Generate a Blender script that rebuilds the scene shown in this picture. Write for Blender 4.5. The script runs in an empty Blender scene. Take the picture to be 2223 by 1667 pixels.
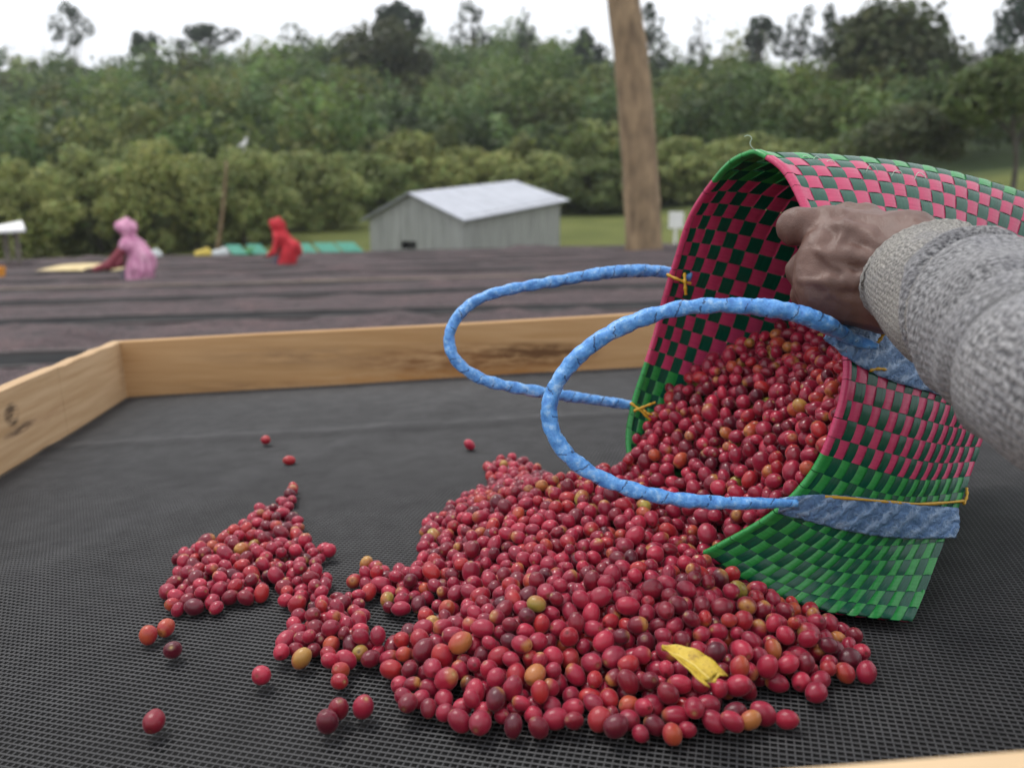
import bpy, math, random
import numpy as np
from mathutils import Vector, Matrix

random.seed(7)
rng = np.random.default_rng(7)
S = bpy.context.scene
COL = S.collection
R = math.radians

# ------------------------------------------------------------------ camera, sky, sun, exposure
F = 1729.0                     # focal length in photo pixels (28 mm on a 36 mm frame, photo 2223 px wide)
CX, CY = 1111.5, 833.5
PITCH = math.atan((833.5 - 481.0) / F)
CAM = np.array([0.0, 0.0, 1.23])
cd = bpy.data.cameras.new('camera')
cam = bpy.data.objects.new('camera', cd)
COL.objects.link(cam)
cam.location = CAM
cam.rotation_euler = (math.pi / 2 - PITCH, 0, 0)
cd.sensor_width = 36.0
cd.lens = 36.0 * F / 2223.0
cd.clip_start = 0.05
cd.clip_end = 3000
cd.dof.use_dof = True
cd.dof.focus_distance = 0.66
cd.dof.aperture_fstop = 5.4
S.camera = cam

SUN_EL, SUN_AZ = R(64), R(-50)        # azimuth from +Y, negative = towards -X
w = bpy.data.worlds.new('World')
S.world = w
w.use_nodes = True
nt = w.node_tree
nt.nodes.clear()
sky = nt.nodes.new('ShaderNodeTexSky')
sky.sky_type = 'NISHITA'
sky.sun_disc = False
sky.sun_elevation = SUN_EL
sky.sun_rotation = SUN_AZ
sky.dust_density = 4.0
mixs = nt.nodes.new('ShaderNodeMix')
mixs.data_type = 'RGBA'
mixs.inputs[0].default_value = 0.88
mixs.inputs[7].default_value = (13.4, 13.6, 14.0, 1)      # the even cloud cover
bg = nt.nodes.new('ShaderNodeBackground')
bg.inputs['Strength'].default_value = 0.1
wo = nt.nodes.new('ShaderNodeOutputWorld')
nt.links.new(sky.outputs[0], mixs.inputs[6])
nt.links.new(mixs.outputs[2], bg.inputs['Color'])
nt.links.new(bg.outputs[0], wo.inputs['Surface'])

sl = bpy.data.lights.new('sun', 'SUN')
sl.energy = 1.5
sl.angle = R(13)
sl.color = (1.0, 0.96, 0.9)
so = bpy.data.objects.new('sun', sl)
COL.objects.link(so)
sd = Vector((math.sin(SUN_AZ) * math.cos(SUN_EL), math.cos(SUN_AZ) * math.cos(SUN_EL), math.sin(SUN_EL)))
so.rotation_euler = sd.to_track_quat('Z', 'Y').to_euler()

S.view_settings.view_transform = 'Standard'
S.view_settings.look = 'None'
S.view_settings.gamma = 1.0
S.view_settings.exposure = 0.12
S.view_settings.use_curve_mapping = False
S.render.engine = 'CYCLES'
S.cycles.max_bounces = 6
S.cycles.diffuse_bounces = 3
S.cycles.glossy_bounces = 2
S.cycles.transmission_bounces = 2
S.cycles.volume_bounces = 0
S.cycles.use_denoising = True

# ------------------------------------------------------------------ helpers
CR = np.array([1.0, 0, 0])
CU = np.array([0, math.sin(PITCH), math.cos(PITCH)])
CF = np.array([0, math.cos(PITCH), -math.sin(PITCH)])


def ray(px, py):
    """direction with unit depth along the viewing axis"""
    return CF + (px - CX) / F * CR - (py - CY) / F * CU


def at(px, py, d):
    return CAM + d * ray(px, py)


def project(P):
    q = np.asarray(P) - CAM
    d = q @ CF
    return np.stack([CX + F * (q @ CR) / d, CY - F * (q @ CU) / d, d], axis=-1)


# the plane of the drying net: rises a little to the +X side
PN = np.array([-0.045, 0.0, 1.0]); PN /= np.linalg.norm(PN)
P0 = np.array([0, 0, 0.90])
PA = np.array([PN[2], 0, -PN[0]])           # along +X in the plane
PB = np.cross(PN, PA)                        # along +Y in the plane


def sp(px, py, d):
    """the point at forward ground distance d seen at a photo pixel"""
    r = ray(px, py)
    return CAM + r * (d / r[1])


def on_plane(px, py, h=0.0):
    r = ray(px, py)
    t = ((P0 + PN * h - CAM) @ PN) / (r @ PN)
    return CAM + t * r


def to_bed(P):
    q = np.asarray(P) - P0
    return np.stack([q @ PA, q @ PB, q @ PN], axis=-1)


def from_bed(ab):
    ab = np.asarray(ab)
    return P0 + ab[..., 0:1] * PA + ab[..., 1:2] * PB + ab[..., 2:3] * PN


def mesh_from(name, V, Fc, smooth=True, uv=None, colors=None, mats=None, midx=None):
    me = bpy.data.meshes.new(name)
    V = np.asarray(V, dtype=np.float32)
    if isinstance(Fc, np.ndarray):
        n, k = Fc.shape
        me.vertices.add(len(V)); me.vertices.foreach_set('co', V.ravel())
        me.loops.add(n * k); me.loops.foreach_set('vertex_index', Fc.astype(np.int32).ravel())
        me.polygons.add(n)
        me.polygons.foreach_set('loop_start', np.arange(0, n * k, k, dtype=np.int32))
        me.polygons.foreach_set('loop_total', np.full(n, k, dtype=np.int32))
    else:
        me.from_pydata([tuple(v) for v in V], [], [tuple(f) for f in Fc])
    if uv is not None:
        ul = me.uv_layers.new(name='UVMap')
        li = np.empty(len(me.loops), dtype=np.int32)
        me.loops.foreach_get('vertex_index', li)
        uvs = np.asarray(uv, dtype=np.float32)
        ul.data.foreach_set('uv', uvs[li].ravel())
    if colors is not None:
        ca = me.color_attributes.new('tint', 'FLOAT_COLOR', 'POINT')
        c = np.ones((len(V), 4), dtype=np.float32)
        c[:, :3] = colors
        ca.data.foreach_set('color', c.ravel())
    for m in (mats or []):
        me.materials.append(m)
    if midx is not None:
        me.polygons.foreach_set('material_index', np.asarray(midx, dtype=np.int32))
    me.update(calc_edges=True)
    me.validate()
    if smooth:
        me.polygons.foreach_set('use_smooth', np.ones(len(me.polygons), dtype=bool))
    return me


def add(name, me, parent=None, loc=None):
    o = bpy.data.objects.new(name, me)
    COL.objects.link(o)
    if parent is not None:
        o.parent = parent
        o.matrix_parent_inverse = Matrix.Translation(-Vector(parent.location)) if parent.type == 'EMPTY' or True else Matrix()
    if loc is not None:
        o.location = loc
    return o


def thing(name, label, cat, loc=(0, 0, 0), group=None):
    o = bpy.data.objects.new(name, None)
    COL.objects.link(o)
    o.location = Vector([float(v) for v in loc])
    o.empty_display_size = 0.1
    return tag(o, label, cat, group)


def tag(o, label, cat, group=None):
    o['label'] = label
    o['category'] = cat
    if group:
        o['group'] = group
    return o


class MB:
    """collects boxes, bars, sheets into one mesh"""
    def __init__(s):
        s.v = []; s.f = []; s.n = 0

    def addvf(s, V, Fc):
        s.v.extend([tuple(map(float, p)) for p in V])
        s.f.extend([tuple(int(i) + s.n for i in f) for f in Fc])
        s.n = len(s.v)

    def hexa(s, c):
        """8 corners: bottom ring 0-3, top ring 4-7"""
        s.addvf(c, [(3, 2, 1, 0), (4, 5, 6, 7), (0, 1, 5, 4), (1, 2, 6, 5), (2, 3, 7, 6), (3, 0, 4, 7)])

    def box(s, lo, hi):
        x0, y0, z0 = lo; x1, y1, z1 = hi
        s.hexa([(x0, y0, z0), (x1, y0, z0), (x1, y1, z0), (x0, y1, z0), (x0, y0, z1), (x1, y0, z1), (x1, y1, z1), (x0, y1, z1)])

    def beam(s, a, b, wv, hv):
        """a box from a to b; wv and hv are half-extent vectors"""
        a, b, wv, hv = map(np.asarray, (a, b, wv, hv))
        s.hexa([a - wv - hv, a + wv - hv, b + wv - hv, b - wv - hv, a - wv + hv, a + wv + hv, b + wv + hv, b - wv + hv])

    def build(s, name, m, parent=None, smooth=False):
        me = mesh_from(name, s.v, s.f, smooth=smooth, mats=[m])
        return add(name, me, parent)


def catmull(P, n, closed=False):
    """resample a Catmull-Rom curve through P at n points, evenly by length"""
    P = np.asarray(P, dtype=float)
    m = len(P)
    out = []
    segs = m if closed else m - 1
    for i in range(segs):
        if closed:
            p0, p1, p2, p3 = P[(i - 1) % m], P[i], P[(i + 1) % m], P[(i + 2) % m]
        else:
            p0, p1, p2, p3 = P[max(i - 1, 0)], P[i], P[i + 1], P[min(i + 2, m - 1)]
        for t in np.linspace(0, 1, 16, endpoint=False):
            out.append(0.5 * ((2 * p1) + (-p0 + p2) * t + (2 * p0 - 5 * p1 + 4 * p2 - p3) * t * t + (-p0 + 3 * p1 - 3 * p2 + p3) * t ** 3))
    out.append(P[0] if closed else P[-1])
    out = np.array(out)
    L = np.concatenate([[0], np.cumsum(np.linalg.norm(np.diff(out[:, :3], axis=0), axis=1))])
    q = np.linspace(0, L[-1], n)
    return np.stack([np.interp(q, L, out[:, k]) for k in range(out.shape[1])], axis=1)


def frames(P):
    """tangent, normal, binormal along a polyline by parallel transport"""
    T = np.gradient(P, axis=0)
    T /= np.linalg.norm(T, axis=1)[:, None]
    n0 = np.cross(T[0], [0, 0, 1.0])
    if np.linalg.norm(n0) < 1e-3:
        n0 = np.cross(T[0], [1.0, 0, 0])
    N = [n0 / np.linalg.norm(n0)]
    for i in range(1, len(P)):
        n = N[-1] - T[i] * (N[-1] @ T[i])
        N.append(n / np.linalg.norm(n))
    N = np.array(N)
    return T, N, np.cross(T, N)


def sweep(P, rad, k=12, cap=True, phase=0.0):
    """tube around P; rad: array (len(P),) or (len(P), k)"""
    P = np.asarray(P, float)
    n = len(P)
    T, N, B = frames(P)
    th = np.linspace(0, 2 * np.pi, k, endpoint=False)
    rad = np.asarray(rad, float)
    if rad.ndim == 0: rad = np.full(n, float(rad))
    if rad.ndim == 1:
        rad = np.repeat(rad[:, None], k, axis=1)
    V = P[:, None, :] + rad[..., None] * (np.cos(th + phase)[None, :, None] * N[:, None, :] + np.sin(th + phase)[None, :, None] * B[:, None, :])
    V = V.reshape(-1, 3)
    i = np.arange(n - 1)[:, None] * k
    j = np.arange(k)[None, :]
    j2 = (j + 1) % k
    Fq = np.stack([i + j, i + j2, i + k + j2, i + k + j], axis=-1).reshape(-1, 4)
    L = np.concatenate([[0], np.cumsum(np.linalg.norm(np.diff(P, axis=0), axis=1))])
    uv = np.stack([np.repeat(L, k), np.tile(th / (2 * np.pi), n)], axis=1)
    faces = [tuple(f) for f in Fq.tolist()]
    if cap:
        faces.append(tuple(range(k - 1, -1, -1)))
        faces.append(tuple(range((n - 1) * k, n * k)))
    return V, faces, uv


def vnoise(seed):
    """cheap smooth 3D noise as a sum of sines; returns a function of points"""
    g = np.random.default_rng(seed)
    K = g.normal(size=(14, 3)); ph = g.uniform(0, 6.28, 14); am = g.uniform(0.4, 1, 14)
    am /= np.sqrt((am ** 2).sum() / 2)
    return lambda P, s=1.0: (am * np.sin((np.asarray(P) * s) @ K.T + ph)).sum(axis=-1)


# ------------------------------------------------------------------ SDF bodies (one continuous surface)
def capsule(P, a, b, ra, rb):
    ab = b - a
    t = np.clip(((P - a) @ ab) / (ab @ ab), 0, 1)
    return np.linalg.norm(P - a - t[..., None] * ab, axis=-1) - (ra + (rb - ra) * t)


def smin(a, b, k):
    h = np.clip(0.5 + 0.5 * (b - a) / k, 0, 1)
    return b + (a - b) * h - k * h * (1 - h)


def sdf_caps(P, caps, k0=0.01):
    d = None
    for c in caps:
        e = capsule(P, c[0], c[1], c[2], c[3])
        k = c[4] if len(c) > 4 else k0
        d = e if d is None else smin(d, e, k)
    return d


def surface_nets(fn, lo, hi, step):
    lo = np.asarray(lo, float); hi = np.asarray(hi, float)
    n = np.ceil((hi - lo) / step).astype(int) + 1
    ax = [lo[i] + step * np.arange(n[i]) for i in range(3)]
    G = np.stack(np.meshgrid(*ax, indexing='ij'), axis=-1)
    D = np.empty(n)
    for i in range(n[0]):
        D[i] = fn(G[i])
    inside = D < 0
    cs = n - 1
    cnt = np.zeros(cs); acc = np.zeros(tuple(cs) + (3,))
    def corner(A, o): return A[o[0]:o[0] + cs[0], o[1]:o[1] + cs[1], o[2]:o[2] + cs[2]]
    for a in range(3):
        for b0 in (0, 1):
            for b1 in (0, 1):
                o0 = [0, 0, 0]; oth = [x for x in range(3) if x != a]
                o0[oth[0]] = b0; o0[oth[1]] = b1
                o1 = list(o0); o1[a] = 1
                d0, d1 = corner(D, o0), corner(D, o1)
                x = (d0 < 0) != (d1 < 0)
                t = np.where(x, d0 / np.where(x, d0 - d1, 1), 0)
                p = np.zeros(tuple(cs) + (3,))
                p[..., oth[0]] = b0; p[..., oth[1]] = b1; p[..., a] = t
                acc += p * x[..., None]; cnt += x
    act = cnt > 0
    idx = -np.ones(cs, dtype=int)
    idx[act] = np.arange(act.sum())
    cell = np.stack(np.nonzero(act), axis=1)
    V = lo + step * (cell + acc[act] / cnt[act][:, None])
    quads = []
    for a in range(3):
        b, c = (a + 1) % 3, (a + 2) % 3
        s0 = [slice(None)] * 3; s1 = [slice(None)] * 3
        s0[a] = slice(0, -1); s1[a] = slice(1, None)
        A0, A1 = inside[tuple(s0)], inside[tuple(s1)]
        e = np.stack(np.nonzero(A0 != A1), axis=1)
        e = e[(e[:, b] > 0) & (e[:, c] > 0) & (e[:, b] < cs[b]) & (e[:, c] < cs[c])]
        if not len(e): continue
        fl = inside[e[:, 0], e[:, 1], e[:, 2]]
        def I(db, dc):
            q = e.copy(); q[:, b] += db; q[:, c] += dc
            return idx[q[:, 0], q[:, 1], q[:, 2]]
        q = np.stack([I(-1, -1), I(0, -1), I(0, 0), I(-1, 0)], axis=1)
        q[~fl] = q[~fl][:, ::-1]
        quads.append(q)
    return V, np.concatenate(quads)


# ------------------------------------------------------------------ materials
def new_mat(name):
    m = bpy.data.materials.new(name)
    m.use_nodes = True
    t = m.node_tree
    b = t.nodes['Principled BSDF']
    return m, t, b


def N(t, kind, **kw):
    n = t.nodes.new(kind)
    for k, v in kw.items():
        setattr(n, k, v)
    return n


def coords(t, scale=(1, 1, 1), kind='Object', rot=(0, 0, 0)):
    c = N(t, 'ShaderNodeTexCoord')
    mp = N(t, 'ShaderNodeMapping')
    mp.inputs['Scale'].default_value = scale
    mp.inputs['Rotation'].default_value = rot
    t.links.new(c.outputs[kind], mp.inputs['Vector'])
    return mp.outputs['Vector']


def noise(t, vec, scale, detail=4, rough=0.6):
    n = N(t, 'ShaderNodeTexNoise')
    n.inputs['Scale'].default_value = scale
    n.inputs['Detail'].default_value = detail
    n.inputs['Roughness'].default_value = rough
    t.links.new(vec, n.inputs['Vector'])
    return n.outputs['Fac']


def ramp(t, fac, stops):
    r = N(t, 'ShaderNodeValToRGB')
    e = r.color_ramp.elements
    while len(e) < len(stops):
        e.new(0.5)
    for el, (p, c) in zip(e, stops):
        el.position = p
        el.color = (*c, 1) if len(c) == 3 else c
    t.links.new(fac, r.inputs['Fac'])
    return r.outputs['Color']


def mixc(t, fac, a, b, mode='MIX'):
    m = N(t, 'ShaderNodeMix', data_type='RGBA', blend_type=mode)
    for i, v in ((0, fac), (6, a), (7, b)):
        if hasattr(v, 'links') or hasattr(v, 'is_linked'):
            t.links.new(v, m.inputs[i])
        elif i == 0:
            m.inputs[0].default_value = v
        else:
            m.inputs[i].default_value = (*v, 1)
    return m.outputs[2]


def math_(t, op, a, b=None):
    m = N(t, 'ShaderNodeMath', operation=op)
    for i, v in ((0, a), (1, b)):
        if v is None: continue
        if hasattr(v, 'is_linked'):
            t.links.new(v, m.inputs[i])
        else:
            m.inputs[i].default_value = v
    return m.outputs[0]


def bump(t, b, h, strength, dist):
    n = N(t, 'ShaderNodeBump')
    n.inputs['Strength'].default_value = strength
    n.inputs['Distance'].default_value = dist
    t.links.new(h, n.inputs['Height'])
    t.links.new(n.outputs['Normal'], b.inputs['Normal'])


def noisy(name, c1, c2, scale, rough=0.6, bstr=0.0, bdist=0.01, stretch=(1, 1, 1), spec=0.5, detail=5):
    m, t, b = new_mat(name)
    v = coords(t, stretch)
    f = noise(t, v, scale, detail)
    t.links.new(ramp(t, f, [(0.3, c1), (0.7, c2)]), b.inputs['Base Color'])
    b.inputs['Roughness'].default_value = rough
    b.inputs['Specular IOR Level'].default_value = spec
    if bstr:
        bump(t, b, f, bstr, bdist)
    return m


def foliage_mat(name):
    m, t, b = new_mat(name)
    a = N(t, 'ShaderNodeAttribute', attribute_name='tint')
    t.links.new(a.outputs['Color'], b.inputs['Base Color'])
    b.inputs['Roughness'].default_value = 0.6
    b.inputs['Specular IOR Level'].default_value = 0.3
    tr = N(t, 'ShaderNodeBsdfTranslucent')
    t.links.new(a.outputs['Color'], tr.inputs['Color'])
    mx = N(t, 'ShaderNodeMixShader')
    mx.inputs[0].default_value = 0.38
    t.links.new(b.outputs[0], mx.inputs[1]); t.links.new(tr.outputs[0], mx.inputs[2])
    t.links.new(mx.outputs[0], t.nodes['Material Output'].inputs['Surface'])
    return m


M_leaf = foliage_mat('foliage')
M_bark = noisy('pale_bark', (0.13, 0.088, 0.052), (0.37, 0.26, 0.15), 3.0, 0.85, 0.5, 0.03, (1.6, 1.6, 0.5), detail=8)
M_darkbark = noisy('dark_bark', (0.05, 0.042, 0.034), (0.10, 0.085, 0.07), 4.0, 0.9)


def wood_mat(name, light, dark, axis, stain=None, knot=None):
    """sawn softwood; axis = world direction of the grain; stain/knot = world centres of marks in the wood"""
    m, t, b = new_mat(name)
    ang = math.atan2(axis[1], axis[0])
    def along(sc_v):
        r_ = coords(t, (1, 1, 1), 'Object', (0, 0, -ang))
        m_ = N(t, 'ShaderNodeMapping'); m_.inputs['Scale'].default_value = sc_v
        t.links.new(r_, m_.inputs['Vector'])
        return m_.outputs[0]
    v = along((1.2, 14, 26))
    f = noise(t, v, 3.2, 6, 0.62)
    v2 = along((3.0, 60, 90))
    g = noise(t, v2, 4.0, 5, 0.7)
    c = ramp(t, f, [(0.32, dark), (0.62, light)])
    c = mixc(t, math_(t, 'MULTIPLY', g, 0.35), c, tuple(x * 0.72 for x in dark))
    def blob(center, sx, sy, col, amt, c):
        cc = N(t, 'ShaderNodeTexCoord')
        sub = N(t, 'ShaderNodeVectorMath', operation='SUBTRACT')
        t.links.new(cc.outputs['Object'], sub.inputs[0]); sub.inputs[1].default_value = tuple(center)
        mp = N(t, 'ShaderNodeMapping'); mp.vector_type = 'POINT'
        mp.inputs['Rotation'].default_value = (0, 0, -ang)
        t.links.new(sub.outputs[0], mp.inputs['Vector'])
        m2 = N(t, 'ShaderNodeVectorMath', operation='MULTIPLY'); m2.inputs[1].default_value = (1 / sx, 0.0, 1 / sy)
        t.links.new(mp.outputs[0], m2.inputs[0])
        ln = N(t, 'ShaderNodeVectorMath', operation='LENGTH'); t.links.new(m2.outputs[0], ln.inputs[0])
        nz = noise(t, along((6, 40, 40)), 2.4, 6, 0.7)
        fade = math_(t, 'SUBTRACT', 1.25, ln.outputs['Value'])
        msk = math_(t, 'MULTIPLY', math_(t, 'MAXIMUM', fade, 0.0), math_(t, 'MULTIPLY', math_(t, 'MAXIMUM', math_(t, 'SUBTRACT', nz, 0.36), 0.0), amt))
        msk = math_(t, 'MINIMUM', msk, 0.85)
        return mixc(t, msk, c, col)
    for s in (stain or []):
        c = blob(*s, c)
    t.links.new(c, b.inputs['Base Color'])
    b.inputs['Roughness'].default_value = 0.7
    b.inputs['Specular IOR Level'].default_value = 0.3
    bump(t, b, g, 0.35, 0.002)
    return m


# ------------------------------------------------------------------ terrain
def sstep(a, b, x):
    t = np.clip((x - a) / (b - a), 0, 1)
    return t * t * (3 - 2 * t)


gn = vnoise(3)


def bed_z(x, y):
    """ground under the drying beds"""
    return -0.36 + 0.021 * np.clip(x, -40, 40) - 0.006 * np.clip(y, 0, 26)


def ground_z(x, y):
    x = np.asarray(x, float); y = np.asarray(y, float)
    z = bed_z(x, y) + 0.33 * (1 - sstep(1.7, 2.6, y))
    z = z + 0.105 * np.clip(y - 25, 0, 25)
    z = z + sstep(16, 40, y) * (1 - sstep(45, 75, y)) * np.clip(x - 6, 0, 40) * 0.085
    hill = 0.255 * np.clip(y - 48, 0, 90)
    hill = hill * (0.97 - 0.25 * sstep(-10, 24, x))
    z = z + hill
    far = sstep(48, 70, y)
    z = z + far * 1.6 * gn(np.stack([x * 0.07, y * 0.05, 0 * x], -1))
    z = z - sstep(145, 420, y) * 40
    return z


gx = np.concatenate([np.linspace(-900, -100, 9)[:-1], np.linspace(-100, 100, 101), np.linspace(100, 900, 9)[1:]])
gy = np.concatenate([np.linspace(-60, 0, 5)[:-1], np.linspace(0, 4, 17)[:-1], np.linspace(4, 160, 79), np.linspace(160, 900, 12)[1:]])
GX, GY = np.meshgrid(gx, gy, indexing='ij')
GZ = ground_z(GX, GY)
V = np.stack([GX, GY, GZ], -1).reshape(-1, 3)
ny = len(gy)
i = np.arange(len(gx) - 1)[:, None] * ny; j = np.arange(ny - 1)[None, :]
Fq = np.stack([i + j, i + ny + j, i + ny + j + 1, i + j + 1], -1).reshape(-1, 4)
m_ground, t, b = new_mat('ground_soil_and_grass')
v = coords(t)
f = noise(t, v, 0.35, 6)
g2 = noise(t, v, 5.0, 4)
grass = ramp(t, f, [(0.3, (0.075, 0.10, 0.028)), (0.7, (0.15, 0.17, 0.05))])
grass = mixc(t, math_(t, 'MULTIPLY', g2, 0.4), grass, (0.13, 0.12, 0.045))
soil = ramp(t, g2, [(0.3, (0.05, 0.04, 0.032)), (0.7, (0.085, 0.068, 0.055))])
sx = N(t, 'ShaderNodeSeparateXYZ'); t.links.new(v, sx.inputs[0])
mr = N(t, 'ShaderNodeMapRange'); mr.inputs[1].default_value = 22.5; mr.inputs[2].default_value = 25.0
t.links.new(sx.outputs['Y'], mr.inputs[0])
c = mixc(t, mr.outputs[0], soil, grass)
mr2 = N(t, 'ShaderNodeMapRange'); mr2.inputs[1].default_value = 41.0; mr2.inputs[2].default_value = 47.0
t.links.new(sx.outputs['Y'], mr2.inputs[0])
c = mixc(t, mr2.outputs[0], c, (0.045, 0.065, 0.028))
t.links.new(c, b.inputs['Base Color'])
b.inputs['Roughness'].default_value = 0.95
b.inputs['Specular IOR Level'].default_value = 0.1
o = add('ground', mesh_from('ground', V, Fq, mats=[m_ground]))
o['kind'] = 'structure'
o['label'] = 'brown soil under the beds turning to grass and wooded slope'

# a distant pale ridge seen through the notch in the trees
hx = np.linspace(-900, -150, 60)
hz = 128 + 14 * np.sin(hx * 0.012 + 1) + 8 * np.sin(hx * 0.031) - 0.00045 * (hx + 420) ** 2
V = np.concatenate([np.stack([hx, 0 * hx + 700 + 120 * (k > 0), np.where(k == 0, -20, hz) + 0 * hx], -1) if k < 2 else np.stack([hx, 0 * hx + 1000, 0 * hx - 20], -1) for k in range(3)])
n = len(hx)
Fq = np.concatenate([np.stack([np.arange(n - 1) + k * n, np.arange(1, n) + k * n, np.arange(1, n) + (k + 1) * n, np.arange(n - 1) + (k + 1) * n], -1) for k in range(2)])
o = add('distant_hill', mesh_from('distant_hill', V, Fq, mats=[noisy('far_forest', (0.03, 0.05, 0.025), (0.06, 0.09, 0.04), 0.05, 0.95)]))
o['kind'] = 'structure'


# ------------------------------------------------------------------ foliage builders
def leaf_cloud(center, rad, n, size, tint, g, clumps=18, clump_r=0.38, droop=0.0, shell=0.85, flat=0.3):
    """leaf-sized quads grouped in clumps over a crown; returns V, F, colours"""
    center = np.asarray(center, float); rad = np.asarray(rad, float)
    d = g.normal(size=(clumps, 3)); d /= np.linalg.norm(d, axis=1)[:, None]
    d[:, 2] = np.where(d[:, 2] < -flat, -d[:, 2], d[:, 2])
    cc = d * (g.uniform(0.45, shell, clumps))[:, None]
    cr = clump_r * g.uniform(0.65, 1.25, clumps)
    bright = g.uniform(0.72, 1.28, clumps)
    which = g.integers(0, clumps, n)
    e = g.normal(size=(n, 3)); e /= np.linalg.norm(e, axis=1)[:, None]
    rr = g.uniform(0.55, 1.0, n) ** 0.5
    p = cc[which] + e * (cr[which] * rr)[:, None]
    P = center + p * rad
    P[:, 2] -= droop * rad[2] * (np.hypot(p[:, 0], p[:, 1])) ** 2
    nrm = e + 0.8 * g.normal(size=(n, 3)) * 0.6 + np.array([0, 0, 0.35])
    nrm /= np.linalg.norm(nrm, axis=1)[:, None]
    a = np.cross(nrm, g.normal(size=(n, 3))); a /= np.linalg.norm(a, axis=1)[:, None]
    bb = np.cross(nrm, a)
    s = size * g.uniform(0.6, 1.3, n)
    a *= s[:, None]; bb *= (s * g.uniform(0.45, 0.8, n))[:, None]
    V = np.stack([P - a - bb * 0.4, P + 0.1 * a - bb, P + a + bb * 0.3, P - 0.1 * a + bb], 1).reshape(-1, 3)
    Fq = np.arange(4 * n).reshape(n, 4)
    col = np.asarray(tint)[None, :] * (bright[which] * g.uniform(0.8, 1.2, n))[:, None]
    col = col * (1 + 0.12 * g.normal(size=(n, 1)) * np.array([[1, 0.3, 0.4]]))
    return V, Fq, np.repeat(np.clip(col, 0.004, 0.4), 4, axis=0)


def merge(parts):
    Vs, Fs, Cs, n = [], [], [], 0
    for V, Fq, C in parts:
        Vs.append(V); Fs.append(Fq + n); Cs.append(C); n += len(V)
    return np.concatenate(Vs), np.concatenate(Fs), np.concatenate(Cs)


def tree(name, label, cat, base, height, rad, tint, n=1400, size=0.3, trunk_r=0.2, crown_z=0.65, clumps=18, clump_r=0.38,
         droop=0.0, seed=0, group=None, limbs=5, bark=None, flat=0.3, shell=0.85):
    """trunk with limbs, and a crown of leaf clumps"""
    g = np.random.default_rng(seed + 100)
    base = np.asarray(base, float)
    root = thing(name, label, cat, base, group)
    cen = base + np.array([0, 0, height * crown_z])
    Vs, Fs, nn = [], [], 0
    pts = catmull([base - [0, 0, .4], base + np.array([g.normal() * .15, g.normal() * .15, height * 0.3]), cen + [g.normal() * .2, 0, -0.1 * height], cen + np.array([0, 0, rad[2] * 0.6])], 14)
    V, Fc, _ = sweep(pts, np.linspace(trunk_r, trunk_r * 0.25, 14), 8)
    Vs.append(V); Fs += Fc; nn = len(V)
    for k in range(limbs):
        a = k * 2.4 + g.uniform(0, 0.8)
        st = pts[6 + k % 5]
        en = cen + np.array([math.cos(a) * rad[0] * .75, math.sin(a) * rad[1] * .75, rad[2] * g.uniform(-0.2, 0.5)])
        q = catmull([st, (st + en) / 2 + [0, 0, 0.1 * rad[2]], en], 7)
        V, Fc, _ = sweep(q, np.linspace(trunk_r * 0.45, trunk_r * 0.12, 7), 6)
        Vs.append(V); Fs += [tuple(x + nn for x in f) for f in Fc]; nn += len(V)
    add('trunk', mesh_from('trunk', np.concatenate(Vs), Fs, mats=[bark or M_darkbark]), root)
    V, Fq, C = leaf_cloud(cen, rad, n, size, tint, g, clumps, clump_r, droop, shell, flat)
    add('crown', mesh_from('crown', V, Fq, smooth=False, colors=C, mats=[M_leaf]), root)
    return root


def gpos(px, depth_y):
    """ground point at forward distance depth_y seen in photo column px"""
    x = float(sp(px, 430, depth_y)[0])
    return np.array([x, depth_y, float(ground_z(x, depth_y))])


# the wooded hillside: one mass of crowns
g = np.random.default_rng(11)
parts = []
greens = [(0.098, 0.148, 0.042), (0.112, 0.160, 0.046), (0.130, 0.170, 0.048), (0.082, 0.128, 0.042), (0.138, 0.160, 0.050), (0.098, 0.150, 0.054)]
yy = 49.5
while yy < 142:
    half = 0.68 * yy + 8
    step = 2.5 + 0.014 * yy
    for xx in np.arange(-half, half, step):
        x = xx + g.uniform(-1.4, 1.4); y = yy + g.uniform(-1.5, 1.5)
        r = g.uniform(1.5, 2.7) * (1.5 if g.uniform() < 0.12 else 1.0)
        hgt = r * g.uniform(1.6, 2.2) + 0.8
        z = float(ground_z(x, y))
        tint = np.array(greens[g.integers(len(greens))]) * g.uniform(0.60, 1.55)
        parts.append(leaf_cloud((x, y, z + hgt * 0.55), (r, r, hgt * 0.5), 380, 0.22 + yy * 0.0009, tint, g, 10, 0.5))
    yy += 2.9 + 0.022 * yy
V, Fq, C = merge(parts)
o = add('forest', mesh_from('forest', V, Fq, smooth=False, colors=C, mats=[M_leaf]))
o['kind'] = 'stuff'
o['label'] = 'dense green wood covering the hillside behind the drying field'

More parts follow.
